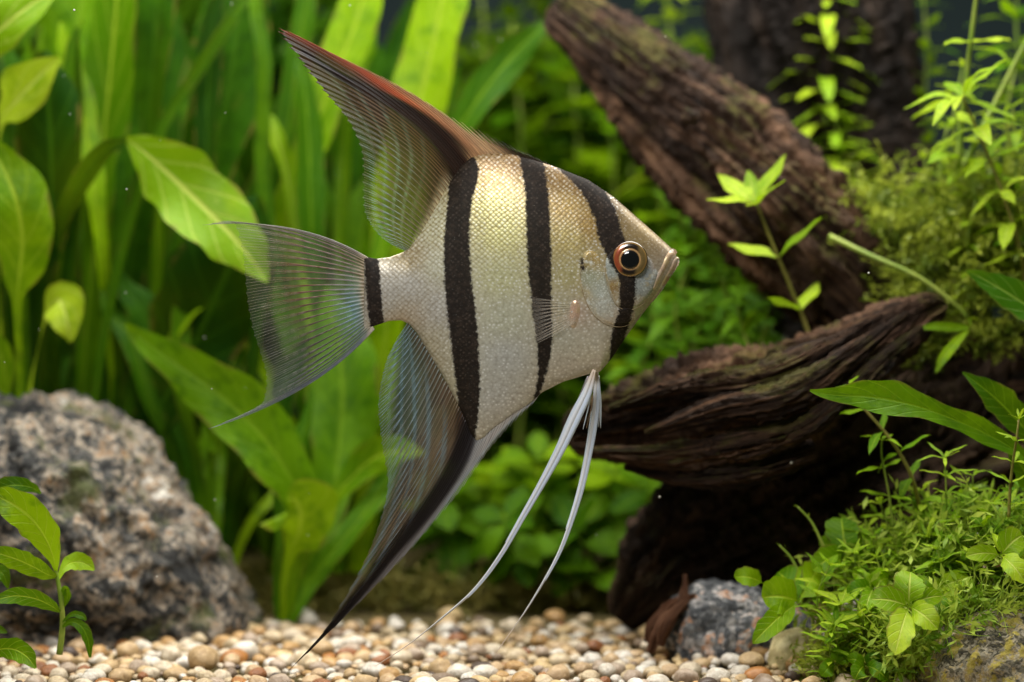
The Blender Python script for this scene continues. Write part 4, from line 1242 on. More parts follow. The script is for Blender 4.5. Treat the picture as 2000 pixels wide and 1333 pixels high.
def smoothed(pts):
    y = np.interp(xs_d, pts[:, 0], pts[:, 1])
    yp = np.r_[2 * y[0] - y[10:0:-1], y, 2 * y[-1] - y[-2:-12:-1]]
    return np.convolve(yp, ker, 'valid')


U_d, L_d = smoothed(UP), smoothed(LO)
T_X = [711, 715, 724, 760, 800, 860, 950, 1050, 1130, 1180, 1230, 1280, 1305, 1316, 1322]
T_V = [3, 8, 12, 17, 23, 36, 50, 57, 57, 54, 46, 30, 19, 12, 4]


def body_half(x, y):
    u = np.interp(x, xs_d, U_d)
    l = np.interp(x, xs_d, L_d)
    s = np.clip(np.abs((y - (u + l) / 2) / ((l - u) / 2 + 1e-6)), 0, 1)
    return np.interp(x, T_X, T_V) * (1 - s ** 2.1) ** 0.72


CTRL = [(700, 570, 200, 185, 170), (755, 570, 212, 200, 190), (800, 505, 185, 162, 125), (800, 560, 212, 200, 190), (800, 612, 216, 196, 176), (850, 440, 220, 208, 172), (860, 520, 220, 210, 184),
        (860, 600, 212, 200, 190), (850, 680, 216, 202, 178), (890, 760, 214, 202, 176), (960, 320, 182, 145, 104), (955, 350, 190, 158, 100), (960, 400, 222, 208, 138), (980, 460, 226, 214, 146),
        (980, 540, 216, 207, 160), (990, 620, 212, 204, 178), (990, 700, 212, 204, 196), (975, 780, 212, 204, 198), (1010, 315, 165, 128, 86), (1090, 345, 165, 128, 78), (1110, 400, 186, 152, 88),
        (1110, 470, 196, 172, 108), (1110, 540, 198, 182, 130), (1105, 600, 208, 196, 162), (1100, 660, 214, 204, 186), (1110, 720, 216, 203, 190), (1150, 690, 224, 212, 194), (1170, 715, 218, 204, 192),
        (1130, 365, 148, 114, 68), (1150, 440, 174, 138, 76), (1200, 395, 105, 82, 52), (1240, 430, 136, 110, 72), (1250, 460, 154, 127, 84), (1285, 475, 150, 124, 88), (1310, 500, 186, 160, 134), (1290, 540, 200, 180, 158),
        (1230, 640, 204, 192, 178), (1120, 610, 222, 190, 172), (1140, 560, 198, 178, 134), (1095, 331, 85, 66, 44), (1160, 362, 106, 82, 56)]
CT = np.array(CTRL, float)
CT[:, 2] *= 0.905
CT[:, 3] *= 0.94
CT[:, 4] *= 0.945


def rbf(px_, py_, pts, power=3.0):
    out = np.zeros((len(px_), 3))
    ws = np.zeros(len(px_))
    lc = lin(pts[:, 2:5])
    for (x, y), c in zip(pts[:, :2], lc):
        w = 1.0 / (((px_ - x) ** 2 + (py_ - y) ** 2) + 120) ** (power / 2)
        out += w[:, None] * c
        ws += w
    return out / ws[:, None]


BANDS = [
    [(724, 500, 16), (728, 540, 17), (732, 590, 17), (737, 640, 16)],
    [(890, 300, 20), (903, 318, 28), (905, 345, 31), (898, 400, 26), (893, 470, 27), (896, 550, 29), (903, 620, 30), (911, 700, 28), (915, 760, 25), (915, 805, 22), (910, 856, 20)],
    [(1036, 300, 25), (1041, 330, 25), (1047, 370, 24), (1050, 430, 25), (1053, 520, 25), (1057, 600, 21), (1062, 660, 18), (1061, 700, 14), (1056, 740, 9), (1046, 790, 6)],
    [(1098, 330, 8), (1125, 348, 15), (1155, 372, 22), (1178, 415, 25), (1190, 460, 26), (1205, 500, 24), (1221, 540, 19), (1223, 580, 18), (1219, 615, 16), (1211, 640, 17), (1204, 670, 15), (1196, 710, 9)],
    [(1134, 510, 5), (1136, 528, 6)],
]


def band_field(px_, py_):
    best = np.full(len(px_), -9.0)
    for B in BANDS:
        c = catmull(B, 60)
        for a, b in zip(c[:-1], c[1:]):
            ab = b[:2] - a[:2]
            tt = np.clip(((px_ - a[0]) * ab[0] + (py_ - a[1]) * ab[1]) / (ab @ ab + 1e-9), 0, 1)
            dd = np.hypot(px_ - a[0] - tt * ab[0], py_ - a[1] - tt * ab[1])
            best = np.maximum(best, (a[2] + tt * (b[2] - a[2]) - dd) / 10.0)
    return best


FISH = thing('angelfish', 'silver and gold angelfish with black vertical bands and long fins', 'fish', P(1000, 620, 0))


def fish_material(name, rough=0.36, metal=0.26, scale_bump=1.0, head=False):
    t = NT(name)
    sc = t.attr('scale', 'Vector')
    col = t.attr('col')
    edge = t.attr('edge', 'Fac')
    band = t.attr('band', 'Fac')
    wob = t.n('ShaderNodeVectorMath', {0: sc, 1: t.n('ShaderNodeVectorMath', {0: t.noise(sc, 0.35, 2, 0.5, out=1), 3: 0.7}, operation='SCALE').outputs[0]}, operation='ADD').outputs[0]
    rot = t.n('ShaderNodeMapping', {'Vector': wob, 'Rotation': (0, 0, math.radians(45))}).outputs[0]
    vo = t.n('ShaderNodeTexVoronoi', {'Vector': rot, 'Scale': 1.0, 'Randomness': 0.28}, voronoi_dimensions='2D')
    d = vo.outputs['Distance']
    cell = t.n('ShaderNodeSeparateColor', {0: vo.outputs['Color']}).outputs[0]
    rim = t.sstep(d, 0.36, 0.60)
    core = t.sstep(d, 0.38, 0.10)
    dark = t.mix(0.85, col, (0.52, 0.42, 0.27, 1), 'MULTIPLY')
    c = t.mix(t.math('MULTIPLY', rim, t.math('MULTIPLY', edge, 0.95)), col, dark)
    glint = t.math('MULTIPLY', t.math('MULTIPLY', core, t.sstep(cell, 0.25, 0.9)), 0.55)
    c = t.mix(t.math('MULTIPLY', glint, t.math('MULTIPLY_ADD', edge, 0.6, 0.25)), c, (0.90, 0.88, 0.80, 1))
    mott = t.noise(sc, 0.55, 5, 0.7)
    c = t.mix(0.5, c, t.ramp(mott, [(0.32, (0.70, 0.67, 0.62)), (0.62, (1.10, 1.10, 1.09))]), 'MULTIPLY')
    fine = t.noise(sc, 1.7, 4, 0.75)
    c = t.mix(t.math('MULTIPLY', t.sstep(fine, 0.56, 0.70), 0.38), c, (0.95, 0.93, 0.88, 1))  # pale sparkle of wet skin mixed into the colour
    c = t.mix(t.math('MULTIPLY', t.sstep(fine, 0.44, 0.32), 0.35), c, t.mix(1.0, c, (0.45, 0.38, 0.30, 1), 'MULTIPLY'))
    vg = t.n('ShaderNodeTexVoronoi', {'Vector': sc, 'Scale': 1.15, 'Randomness': 1.0}, voronoi_dimensions='2D')
    gc = t.n('ShaderNodeSeparateColor', {0: vg.outputs['Color']}).outputs[1]
    spark = t.math('MULTIPLY', t.math('MULTIPLY', t.sstep(vg.outputs['Distance'], 0.42, 0.12), t.sstep(gc, 0.40, 0.95)), t.sstep(edge, 0.01, 0.09))
    low = t.sstep(edge, 0.75, 0.25)
    c = t.mix(t.math('MULTIPLY', spark, t.math('MULTIPLY_ADD', low, 0.38, 0.12)), c, (0.95, 0.96, 0.95, 1))
    gap = t.math('MULTIPLY', t.sstep(vg.outputs['Distance'], 0.45, 0.85), t.math('MULTIPLY_ADD', low, 0.30, 0.08))
    c = t.mix(gap, c, t.mix(1.0, c, (0.55, 0.50, 0.44, 1), 'MULTIPLY'))
    if head:
        pat = t.noise(sc, 0.16, 5, 0.65)
        c = t.mix(t.math('MULTIPLY', t.sstep(pat, 0.52, 0.66), 0.5), c, (0.62, 0.50, 0.24, 1))
        c = t.mix(t.math('MULTIPLY', t.sstep(t.noise(sc, 0.3, 4, 0.6), 0.55, 0.68), 0.6), c, (0.80, 0.86, 0.84, 1))
    bn = t.math('ADD', band, t.math('MULTIPLY', t.math('SUBTRACT', t.noise(sc, 0.75, 5, 0.7), 0.5), 1.9))
    bm_ = t.sstep(bn, -0.12, 0.52)
    bc = t.mix(t.math('MULTIPLY', t.sstep(mott, 0.45, 0.7), 0.6), (0.011, 0.0075, 0.006, 1), (0.044, 0.029, 0.021, 1))
    bc = t.mix(t.math('MULTIPLY', t.math('MULTIPLY', core, t.sstep(cell, 0.45, 0.95)), 0.5), bc, (0.075, 0.055, 0.042, 1))  # scale shine on the bands, put into their colour
    c = t.mix(t.math('MULTIPLY', bm_, t.math('MULTIPLY_ADD', t.sstep(fine, 0.60, 0.75), -0.25, 0.985)), c, bc)
    h = t.math('ADD', t.math('MULTIPLY', t.math('MULTIPLY', d, -1.0), t.math('ADD', edge, 0.35)), t.math('MULTIPLY', mott, 0.25))
    nb = t.bump(t.math('MULTIPLY', h, t.math('MULTIPLY_ADD', bm_, -0.45, 1.0)), 0.10 * scale_bump, 0.006)
    mt = t.math('MULTIPLY', t.math('SUBTRACT', 1.0, bm_), metal)
    rg = t.math('MULTIPLY_ADD', bm_, 0.2, rough)
    sh = t.bsdf(c, rg, t.math('MULTIPLY_ADD', bm_, -0.32, 0.42), nb, Metallic=mt)
    return t.done(sh)


M_FISH = fish_material("fish_skin")


def fish_attrs(me, px_, py_, col=None, edge=None, scale_px=7.9, band=None):
    col = rbf(px_, py_, CT) if col is None else col
    attr_color(me, 'col', np.clip(col, 0, 1))
    if edge is None:
        edge = (0.10 + 0.90 * smooth(py_, 600, 430)) * smooth(px_, 1195, 1130)
        edge = np.maximum(edge, 0.55 * smooth(px_, 900, 850))
        edge = np.maximum(edge, 0.10 * smooth(px_, 1240, 1190))
        edge *= np.where(px_ > 1000, 0.8, 1.0)
    attr_float(me, 'edge', edge)
    attr_vec(me, 'scale', np.stack([px_ / scale_px + 0.25 * np.sin(py_ / 60), py_ / (scale_px * 0.9) + 0.12 * np.sin(px_ / 45) * 2, np.zeros_like(px_)], 1))
    attr_float(me, 'band', band_field(px_, py_) if band is None else band)


K0 = U_(0)


def fpx(px_, py_, dz):
    """photo pixel on the fish plane plus a depth offset in pixels towards the camera"""
    return np.stack([(px_ - 1000) * K0, -dz * K0, (666.5 - py_) * K0], 1)


ncol, nring = 300, 380
q = np.linspace(0, 1, ncol)
cx = 711 + 611 * (q * 0.75 + 0.25 * np.sin(q * np.pi / 2))
ang = np.linspace(0, 2 * np.pi, nring, endpoint=False)
uu, ll = np.interp(cx, xs_d, U_d), np.interp(cx, xs_d, L_d)
sn = np.sin(ang)
PX = np.repeat(cx[:, None], nring, 1)
PY = (uu + ll)[:, None] / 2 + (ll - uu)[:, None] / 2 * sn[None, :]
HZ = body_half(PX.ravel(), PY.ravel()).reshape(PX.shape) * np.sign(np.cos(ang))[None, :]
V = fpx(PX.ravel(), PY.ravel(), HZ.ravel())
F = grid_faces(ncol, nring)
i = np.arange(ncol - 1)
F = np.concatenate([F, np.stack([i * nring + nring - 1, (i + 1) * nring + nring - 1, (i + 1) * nring, i * nring], 1)])
faces = [tuple(r) for r in F.tolist()] + [tuple(range(nring)), tuple(range((ncol - 1) * nring, ncol * nring))]
me = mesh_np('body', V, faces)
bm = bmesh.new()
bm.from_mesh(me)
bmesh.ops.recalc_face_normals(bm, faces=bm.faces)
bm.to_mesh(me)
bm.free()
fish_attrs(me, PX.ravel(), PY.ravel())
BODY = link('body', me, M_FISH, FISH)


def poly_dist(px_, py_, poly):
    """signed distance, positive inside"""
    inside = np.zeros(len(px_), bool)
    best = np.full(len(px_), 1e9)
    n = len(poly)
    for k in range(n):
        x1, y1 = poly[k]
        x2, y2 = poly[(k + 1) % n]
        cond = (y1 > py_) != (y2 > py_)
        xi = (x2 - x1) * (py_ - y1) / (y2 - y1 + 1e-12) + x1
        inside ^= cond & (px_ < xi)
        tt = np.clip(((px_ - x1) * (x2 - x1) + (py_ - y1) * (y2 - y1)) / ((x2 - x1) ** 2 + (y2 - y1) ** 2 + 1e-9), 0, 1)
        best = np.minimum(best, np.hypot(px_ - x1 - tt * (x2 - x1), py_ - y1 - tt * (y2 - y1)))
    return np.where(inside, best, -best)


def closed_smooth(poly, n=90):
    p = [poly[-2], poly[-1]] + list(poly) + [poly[0], poly[1]]
    c = catmull(p, n)
    d0 = np.argmin(np.hypot(c[:n // 3, 0] - poly[0][0], c[:n // 3, 1] - poly[0][1]))
    d1 = 2 * n // 3 + np.argmin(np.hypot(c[2 * n // 3:, 0] - poly[0][0], c[2 * n // 3:, 1] - poly[0][1]))
    return c[d0:d1, :2]


def plate(name, poly, height, bevel, ctrl, edge=0.0, sides=(1, -1), mat=None, parent=None, step=1.6, use_band=True, lift=0.0):
    """a scale-like plate raised from the flank inside a photo outline, on both sides of the body"""
    pl = closed_smooth(poly)
    x0, y0 = pl.min(0) - 2
    x1, y1 = pl.max(0) + 2
    gx_, gy_ = np.arange(x0, x1, step), np.arange(y0, y1, step)
    X, Y = np.meshgrid(gx_, gy_, indexing='ij')
    d = poly_dist(X.ravel(), Y.ravel(), pl)
    f = grid_faces(len(gx_), len(gy_))
    keep = (d[f] > -step).all(1)
    f = f[keep]
    used = np.unique(f)
    mp = np.full(len(d), -1)
    mp[used] = np.arange(len(used))
    f = mp[f]
    px_, py_, dd = X.ravel()[used], Y.ravel()[used], d[used]
    z = body_half(px_, py_) + lift + height * smooth(dd, 0, bevel) - 1.0 + 1.0 * smooth(dd, -1, 1)
    col = rbf(px_, py_, np.array(ctrl, float))
    res = None
    for sgn in sides:
        me = mesh_np(name, fpx(px_, py_, sgn * z), f if sgn < 0 else f[:, ::-1].copy())
        fish_attrs(me, px_, py_, col, np.full(len(px_), edge), band=None if use_band else np.full(len(px_), -9.0), scale_px=5.0)
        o = link(name, me, mat or M_PLATE, parent or FISH)
        res = res or o
    return res


M_PLATE = fish_material("gill_plate", 0.33, 0.22, 0.9, True)
plate('gill_cover', [(1138, 498), (1130, 525), (1134, 556), (1142, 588), (1158, 616), (1184, 634), (1214, 638), (1240, 628), (1232, 600), (1204, 600), (1190, 570), (1178, 530), (1166, 500), (1150, 490)], 3.0, 7,
      [(1140, 510, 165, 145, 90), (1160, 500, 178, 152, 92), (1150, 545, 166, 170, 146), (1165, 570, 180, 186, 174), (1175, 600, 192, 193, 182), (1200, 625, 196, 184, 165), (1140, 580, 186, 172, 140), (1225, 620, 198, 182, 164)], 0.1)
plate('cheek_plate', [(1180, 512), (1184, 545), (1192, 575), (1204, 598), (1222, 606), (1244, 602), (1262, 586), (1278, 562), (1284, 538), (1276, 518), (1262, 500), (1230, 480), (1195, 490)], 2.4, 6,
      [(1190, 535, 165, 175, 170), (1194, 560, 150, 118, 55), (1205, 590, 188, 174, 145), (1250, 570, 165, 175, 176), (1268, 545, 156, 170, 178), (1262, 530, 160, 174, 180), (1240, 595, 188, 174, 152), (1278, 525, 160, 135, 105), (1240, 490, 150, 124, 80)], 0.05)
# jaws
plate('upper_jaw', [(1270, 566), (1276, 545), (1290, 520), (1300, 498), (1312, 486), (1320, 490), (1320, 498), (1312, 504), (1302, 522), (1290, 545), (1280, 566)], 2.4, 6,
      [(1275, 556, 215, 195, 175), (1300, 505, 190, 160, 128), (1318, 492, 200, 170, 140)], 0.0, use_band=False)
plate('lower_jaw', [(1284, 566), (1296, 544), (1308, 522), (1314, 508), (1321, 502), (1326, 507), (1324, 518), (1314, 534), (1300, 556), (1286, 576), (1276, 588), (1268, 592)], 2.6, 6,
      [(1320, 510, 225, 200, 175), (1300, 545, 212, 186, 160), (1276, 582, 215, 200, 185)], 0.0, use_band=False)
M_RIM = plain_material("gill_rim", lin4((120, 98, 66)), lin4((190, 172, 138)), 60, 0.4, 0.1)
for path, w0 in [([(1138, 512), (1131, 540), (1138, 578), (1154, 612), (1182, 634), (1214, 639), (1244, 626)], 1.5),
                 ([(1177, 505), (1181, 545), (1190, 578), (1205, 600), (1226, 607), (1250, 598), (1268, 578)], 1.5),
                 ([(1196, 540), (1204, 560), (1214, 580), (1226, 590)], 1.0),
                 ([(1303, 500), (1294, 522), (1284, 545), (1278, 562)], 1.3)]:
    c = catmull(path, 40)
    hz = body_half(c[:, 0], c[:, 1]) + 1.2
    v_, f_ = tube(fpx(c[:, 0], c[:, 1], hz), 0.38 * w0 * K0 * np.interp(np.linspace(0, 1, 40), [0, 0.2, 0.8, 1], [0.3, 1, 1, 0.3]), 7)
    link('gill_rim', mesh_np('gill_rim', v_, f_), M_RIM, FISH)
# fleshy base of the pectoral fin
plate('fin_base', [(1112, 600), (1116, 590), (1126, 588), (1132, 600), (1130, 622), (1122, 642), (1113, 640), (1110, 620)], 3, 8,
      [(1120, 610, 205, 168, 145), (1118, 635, 200, 182, 158)], 0.0, use_band=False)

# eyes
M_EYE = NT("eye_iris")
t = M_EYE
M_EYE = t.done(t.bsdf(t.attr('col'), 0.25, 0.6, None, Metallic=0.25, Coat_Weight=1.0, Coat_Roughness=0.03))
M_PUPIL = NT("eye_pupil")
t = M_PUPIL
M_PUPIL = t.done(t.bsdf((0.003, 0.003, 0.004, 1), 0.08, 0.6, None, Coat_Weight=1.0, Coat_Roughness=0.02))
ex, ey, er = 1227.0, 509.0, 35.0
for sgn in (1, -1):
    rr = np.r_[np.linspace(0, 1, 34)]
    th = np.linspace(0, 2 * np.pi, 72, endpoint=False)
    RR, TT = np.meshgrid(rr, th, indexing='ij')
    hz = 10 * np.sqrt(np.clip(1 - RR ** 2, 0, 1)) - 1.5 * np.exp(-((RR * er - 20) / 3) ** 2)
    X, Y = ex + RR * er * np.cos(TT), ey + RR * er * np.sin(TT)
    z0 = float(body_half(np.array([ex]), np.array([ey]))[0]) + 2.6
    Rpx = (RR * er).ravel()
    dx, dy = (X - ex).ravel(), (Y - ey).ravel()
    gold, dk, rd, ol = lin((172, 134, 72)), lin((36, 23, 15)), lin((172, 84, 50)), lin((128, 106, 62))
    c = np.tile(ol, (len(Rpx), 1))
    w = smooth(dx, -2, -22)[:, None]
    c = c * (1 - w) + rd * w
    bandm = smooth(np.abs(dx + 0.12 * dy), 19, 9)[:, None]
    c = c * (1 - bandm) + dk * bandm
    ring = np.exp(-((Rpx - 19.5) / 1.5) ** 2)[:, None]
    c = c * (1 - ring) + lin((228, 180, 120)) * ring
    ring2 = (np.exp(-((Rpx - 31.5) / 1.2) ** 2) * 0.9)[:, None]
    c = c * (1 - ring2) + gold * ring2
    out = smooth(Rpx, 32.5, 34)[:, None]
    c = c * (1 - out) + lin((60, 42, 28)) * out
    c *= (0.9 + 0.25 * pnoise(np.stack([dx * 0.3, dy * 0.3, 0 * dx], 1)))[:, None]
    Vv = fpx(X.ravel(), Y.ravel(), sgn * (z0 + hz.ravel()))
    Ff = grid_faces(34, 72)
    i = np.arange(33)
    Ff = np.concatenate([Ff, np.stack([i * 72 + 71, (i + 1) * 72 + 71, (i + 1) * 72, i * 72], 1)])
    me = mesh_np('eye', Vv, Ff[:, ::-1].copy() if sgn > 0 else Ff)
    attr_color(me, 'col', np.clip(c, 0, 1))
    EYE = link('eye', me, M_EYE, FISH)
    rp = np.linspace(0, 1, 12)
    RP, TP = np.meshgrid(rp, th, indexing='ij')
    zz = z0 + 10 * np.sqrt(1 - (RP * 17.5 / er) ** 2) + 2.2 * np.sqrt(np.clip(1 - RP ** 2, 0, 1)) - 0.4
    Vp = fpx((ex + RP * 17.5 * np.cos(TP)).ravel(), (ey + 1 + RP * 17.5 * np.sin(TP)).ravel(), sgn * zz.ravel())
    Fp = grid_faces(12, 72)
    i = np.arange(11)
    Fp = np.concatenate([Fp, np.stack([i * 72 + 71, (i + 1) * 72 + 71, (i + 1) * 72, i * 72], 1)])
    link('pupil', mesh_np('pupil', Vp, Fp[:, ::-1].copy() if sgn > 0 else Fp), M_PUPIL, EYE)

# fins


def fin_material(name):
    t = NT(name)
    col = t.attr('col')
    al = t.attr('alpha', 'Fac')
    d = t.n('ShaderNodeBsdfDiffuse', {'Color': col}).outputs[0]
    tr = t.n('ShaderNodeBsdfTranslucent', {'Color': col}).outputs[0]
    gl = t.n('ShaderNodeBsdfGlossy', {'Color': (1, 1, 1, 1), 'Roughness': 0.3}).outputs[0]
    m = t.n('ShaderNodeMixShader', {0: 0.35, 1: d, 2: tr}).outputs[0]
    m = t.n('ShaderNodeMixShader', {0: 0.025, 1: m, 2: gl}).outputs[0]
    tp = t.n('ShaderNodeBsdfTransparent').outputs[0]
    return t.done(t.n('ShaderNodeMixShader', {0: al, 1: tp, 2: m}).outputs[0])


M_FIN = fin_material("fin_membrane")
M_RAY = fin_material("fin_ray")


def bez(b, c, e, n):
    t = np.linspace(0, 1, n)[:, None]
    return (1 - t) ** 2 * b + 2 * (1 - t) * t * c + t * t * e


def make_fin(name, keys, nrays, colfun, rayfun, nt=70, sub=4, bow=0.0, zoff=0.0, ray_w=(1.6, 0.5), fork=0, parent=None, tip_jag=0.0, wave=2.0, spines=False):
    """keys: rows of base, control, tip photo points; colfun(v, t, px, py) -> rgb (sRGB 0..255), alpha"""
    K = np.array([[*a, *b, *c] for a, b, c in keys], float)
    kv = np.linspace(0, 1, len(K))
    ns = (nrays - 1) * sub + 1
    vv = np.linspace(0, 1, ns)
    G = catmull(np.c_[kv * 1000, kv * 0, K], 2000)
    jit = np.repeat(RNG.normal(0, 0.16, nrays), sub)[:ns] / nrays
    jit = np.convolve(np.r_[[jit[0]] * sub, jit, [jit[-1]] * sub], np.ones(2 * sub + 1) / (2 * sub + 1), 'valid')[:ns]
    vj = np.clip(vv + jit * np.sin(np.pi * vv), 0, 1)
    gk = np.stack([np.interp(vj * 1000, G[:, 0], G[:, 2 + d]) for d in range(6)], 1)
    pts = np.stack([bez(g[0:2], g[2:4], g[4:6], nt) for g in gk])
    ph = (np.arange(ns) % sub) / sub
    tt = np.linspace(0, 1, nt)
    if tip_jag:
        sh = 1 - (tip_jag(vv) if callable(tip_jag) else tip_jag) * np.sin(ph * np.pi)
        for k in range(ns):
            pts[k] = np.stack([np.interp(tt * sh[k], tt, pts[k, :, d]) for d in range(2)], 1)
    Z = zoff + bow * np.sin(np.pi * vv)[:, None] * tt[None, :] + wave * np.sin(vv * 13)[:, None] * tt[None, :] ** 1.5 + 0.9 * np.sin(ph * 2 * np.pi)[:, None]
    PXf, PYf = pts[..., 0].ravel(), pts[..., 1].ravel()
    Vn = fpx(PXf, PYf, np.broadcast_to(Z, (ns, nt)).ravel())
    me = mesh_np(name, Vn, grid_faces(ns, nt))
    VV, TT = np.repeat(vv, nt), np.tile(tt, ns)
    rgb, al = colfun(VV, TT, PXf, PYf)
    attr_color(me, 'col', np.clip(lin(np.clip(rgb, 0, 255)), 0, 1))
    attr_float(me, 'alpha', np.clip(al, 0, 1))
    fin = link(name, me, M_FIN, parent or FISH)
    for r in range(nrays):
        k = r * sub
        p = pts[k]
        lens = np.linalg.norm(np.diff(p, axis=0), axis=1).sum()
        n2 = 26
        pp = np.stack([np.interp(np.linspace(0, 1, n2), tt, p[:, d]) for d in range(2)], 1)
        zz = np.interp(np.linspace(0, 1, n2), tt, np.broadcast_to(Z, (ns, nt))[k])
        spine = (1.0 + 0.9 * float(smooth(vv[k], 0.36, 0.28))) if spines else 1.0
        spine *= random.uniform(0.7, 1.25)
        wdt = spine * np.interp(np.linspace(0, 1, n2), [0, 0.3, 1], [ray_w[0], ray_w[0] * 0.8, ray_w[1]]) * (0.6 if lens < 40 else 1)
        parts = [tube(fpx(pp[:, 0], pp[:, 1], zz), wdt * K0, 5)]
        fv = [np.linspace(0, 1, n2).repeat(5)]
        if fork and 0 < r < nrays - 1:
            for sg in (-1, 1):
                kk = np.clip(k + sg * sub // 3 - 0, 0, ns - 1)
                w_ = smooth(np.linspace(0, 1, n2), fork, 1.0)[:, None]
                alt = np.stack([np.interp(np.linspace(0, 1, n2), tt, pts[kk, :, d]) for d in range(2)], 1)
                q2 = pp * (1 - w_) + alt * w_
                st = int(fork * n2)
                parts.append(tube(fpx(q2[st:, 0], q2[st:, 1], zz[st:]), wdt[st:] * 0.8 * K0, 4))
                fv.append(np.linspace(0, 1, n2)[st:].repeat(4))
        v_, f_ = join_vf(parts)
        rm = mesh_np('fin_ray', v_, f_)
        tv = np.concatenate(fv)
        qx, qy = v_[:, 0] / K0 + 1000, 666.5 - v_[:, 2] / K0
        rgb, al = rayfun(np.full(len(v_), vv[k]), tv, qx, qy)
        attr_color(rm, 'col', np.clip(lin(np.clip(rgb, 0, 255)), 0, 1))
        attr_float(rm, 'alpha', np.clip(al, 0, 1))
        link('fin_ray', rm, M_RAY, fin)
    return fin


def mixc(c, w, col):
    w = np.asarray(w)[:, None]
    return c * (1 - w) + np.array(col, float) * w


def cols(v, stops):
    s = np.array([a for a, _ in stops])
    c = np.array([b for _, b in stops], float)
    return np.stack([np.interp(v, s, c[:, d]) for d in range(3)], 1)


def streak(px_, py_, path, soft=0.35):
    c = catmull(path, 60)
    best = np.full(len(px_), -9.0)
    for a, b in zip(c[:-1], c[1:]):
        ab = b[:2] - a[:2]
        tt = np.clip(((px_ - a[0]) * ab[0] + (py_ - a[1]) * ab[1]) / (ab @ ab + 1e-9), 0, 1)
        dd = np.hypot(px_ - a[0] - tt * ab[0], py_ - a[1] - tt * ab[1])
        best = np.maximum(best, 1 - dd / (a[2] + tt * (b[2] - a[2])))
    return smooth(best, -soft, soft)


DORSAL_BAR = [(906, 345, 30), (893, 312, 27), (868, 280, 23), (832, 245, 18), (785, 212, 14), (720, 178, 10), (650, 140, 7), (590, 100, 4)]
ANAL_BAR = [(914, 815, 23), (907, 865, 19), (889, 912, 17), (858, 962, 15), (813, 1020, 14), (758, 1084, 12), (704, 1154, 10), (638, 1232, 7), (565, 1310, 4)]

# dorsal fin
DK_KEYS = [((1098, 336), (1090, 330), (1080, 322)), ((1050, 318), (1030, 305), (1008, 290)), ((1010, 312), (980, 290), (950, 262)), ((978, 318), (925, 265), (880, 228)),
           ((952, 325), (885, 228), (770, 162)), ((932, 335), (845, 200), (640, 100)), ((917, 345), (815, 190), (543, 55)), ((902, 355), (805, 215), (578, 110)), ((888, 365), (800, 245), (628, 175)),
           ((874, 385), (800, 285), (678, 235)), ((856, 415), (795, 335), (705, 295)), ((838, 445), (785, 385), (708, 355)), ((820, 470), (778, 430), (712, 415)), ((807, 488), (782, 468), (738, 458)), ((799, 494), (790, 488), (772, 483))]


def dorsal_col(v, t_, x, y):
    c = cols(v, [(0, (52, 40, 30)), (0.11, (62, 47, 34)), (0.17, (176, 142, 104)), (0.24, (190, 154, 116)), (0.33, (172, 116, 82)), (0.385, (200, 92, 58)), (0.425, (140, 62, 40)),
                 (0.46, (58, 36, 24)), (0.55, (60, 42, 28)), (0.7, (76, 58, 38)), (0.85, (96, 88, 60)), (1, (125, 115, 88))])
    a = np.interp(v, [0, 0.1, 0.2, 0.42, 0.5, 0.6, 0.72, 0.85, 1], [0.75, 0.9, 0.98, 0.97, 0.95, 0.93, 0.86, 0.7, 0.6])
    # dark bar running from the body into the fin
    d = np.hypot(x - 905, y - 330)
    blk = smooth(v, 0.365, 0.40) * np.maximum(smooth(v, 0.54, 0.47) * smooth(t_, 0.8, 0.2), smooth(v, 0.64, 0.58) * smooth(t_, 0.34, 0.10))
    blk = streak(x, y, DORSAL_BAR)
    c = mixc(c, blk * 0.95, (28, 20, 17))
    a = np.maximum(a, blk)
    dk2 = smooth(v, 0.42, 0.46) * smooth(v, 0.56, 0.50) * smooth(t_, 0.95, 0.4) * 0.6
    c = mixc(c, dk2, (58, 38, 28))
    bdy = smooth(t_, 0.30, 0.05) * smooth(v, 0.14, 0.2) * smooth(v, 0.40, 0.34)
    c = mixc(c, bdy * 0.8, (180, 145, 100))
    rear = smooth(v, 0.46, 0.54)
    # rows of pale turquoise spots
    ph = (t_ * (6.0 + 3.0 * (1 - v)) + v * 2.2 + 0.10 * np.sin(v * 23)) % 1.0
    sp_ = smooth(np.abs(ph - 0.5), 0.20, 0.08) * rear * smooth(t_, 0.22, 0.36) * smooth(t_, 1.0, 0.85) * (0.62 + 0.38 * np.sin(v * 56 * 2 * np.pi)) * (0.75 + 0.5 * pnoise(np.stack([v * 60, t_ * 14, 0 * v], 1)))
    c = mixc(c, sp_ * 0.6, (150, 190, 172))
    brn = smooth(np.abs(ph - 0.0 - (ph > 0.5)), 0.22, 0.08) * rear * smooth(t_, 0.85, 0.6)
    c = mixc(c, brn * 0.6, (70, 45, 28))
    a = a * (1 - 0.80 * rear * smooth(t_, 0.50, 1.0) * smooth(v, 0.54, 0.78))
    a = np.maximum(a, sp_ * 0.5 * smooth(t_, 1, 0.8))
    wht = smooth(v, 0.52, 0.58) * smooth(t_, 0.16, 0.06)
    c = mixc(c, wht * 0.7, (205, 190, 155))
    c = c * (1 + 0.30 * pnoise(np.stack([v * 160, t_ * 2.5, 0 * v], 1)) + 0.25 * pnoise(np.stack([v * 45, t_ * 9, 0 * v + 5], 1)))[:, None]
    return c, a


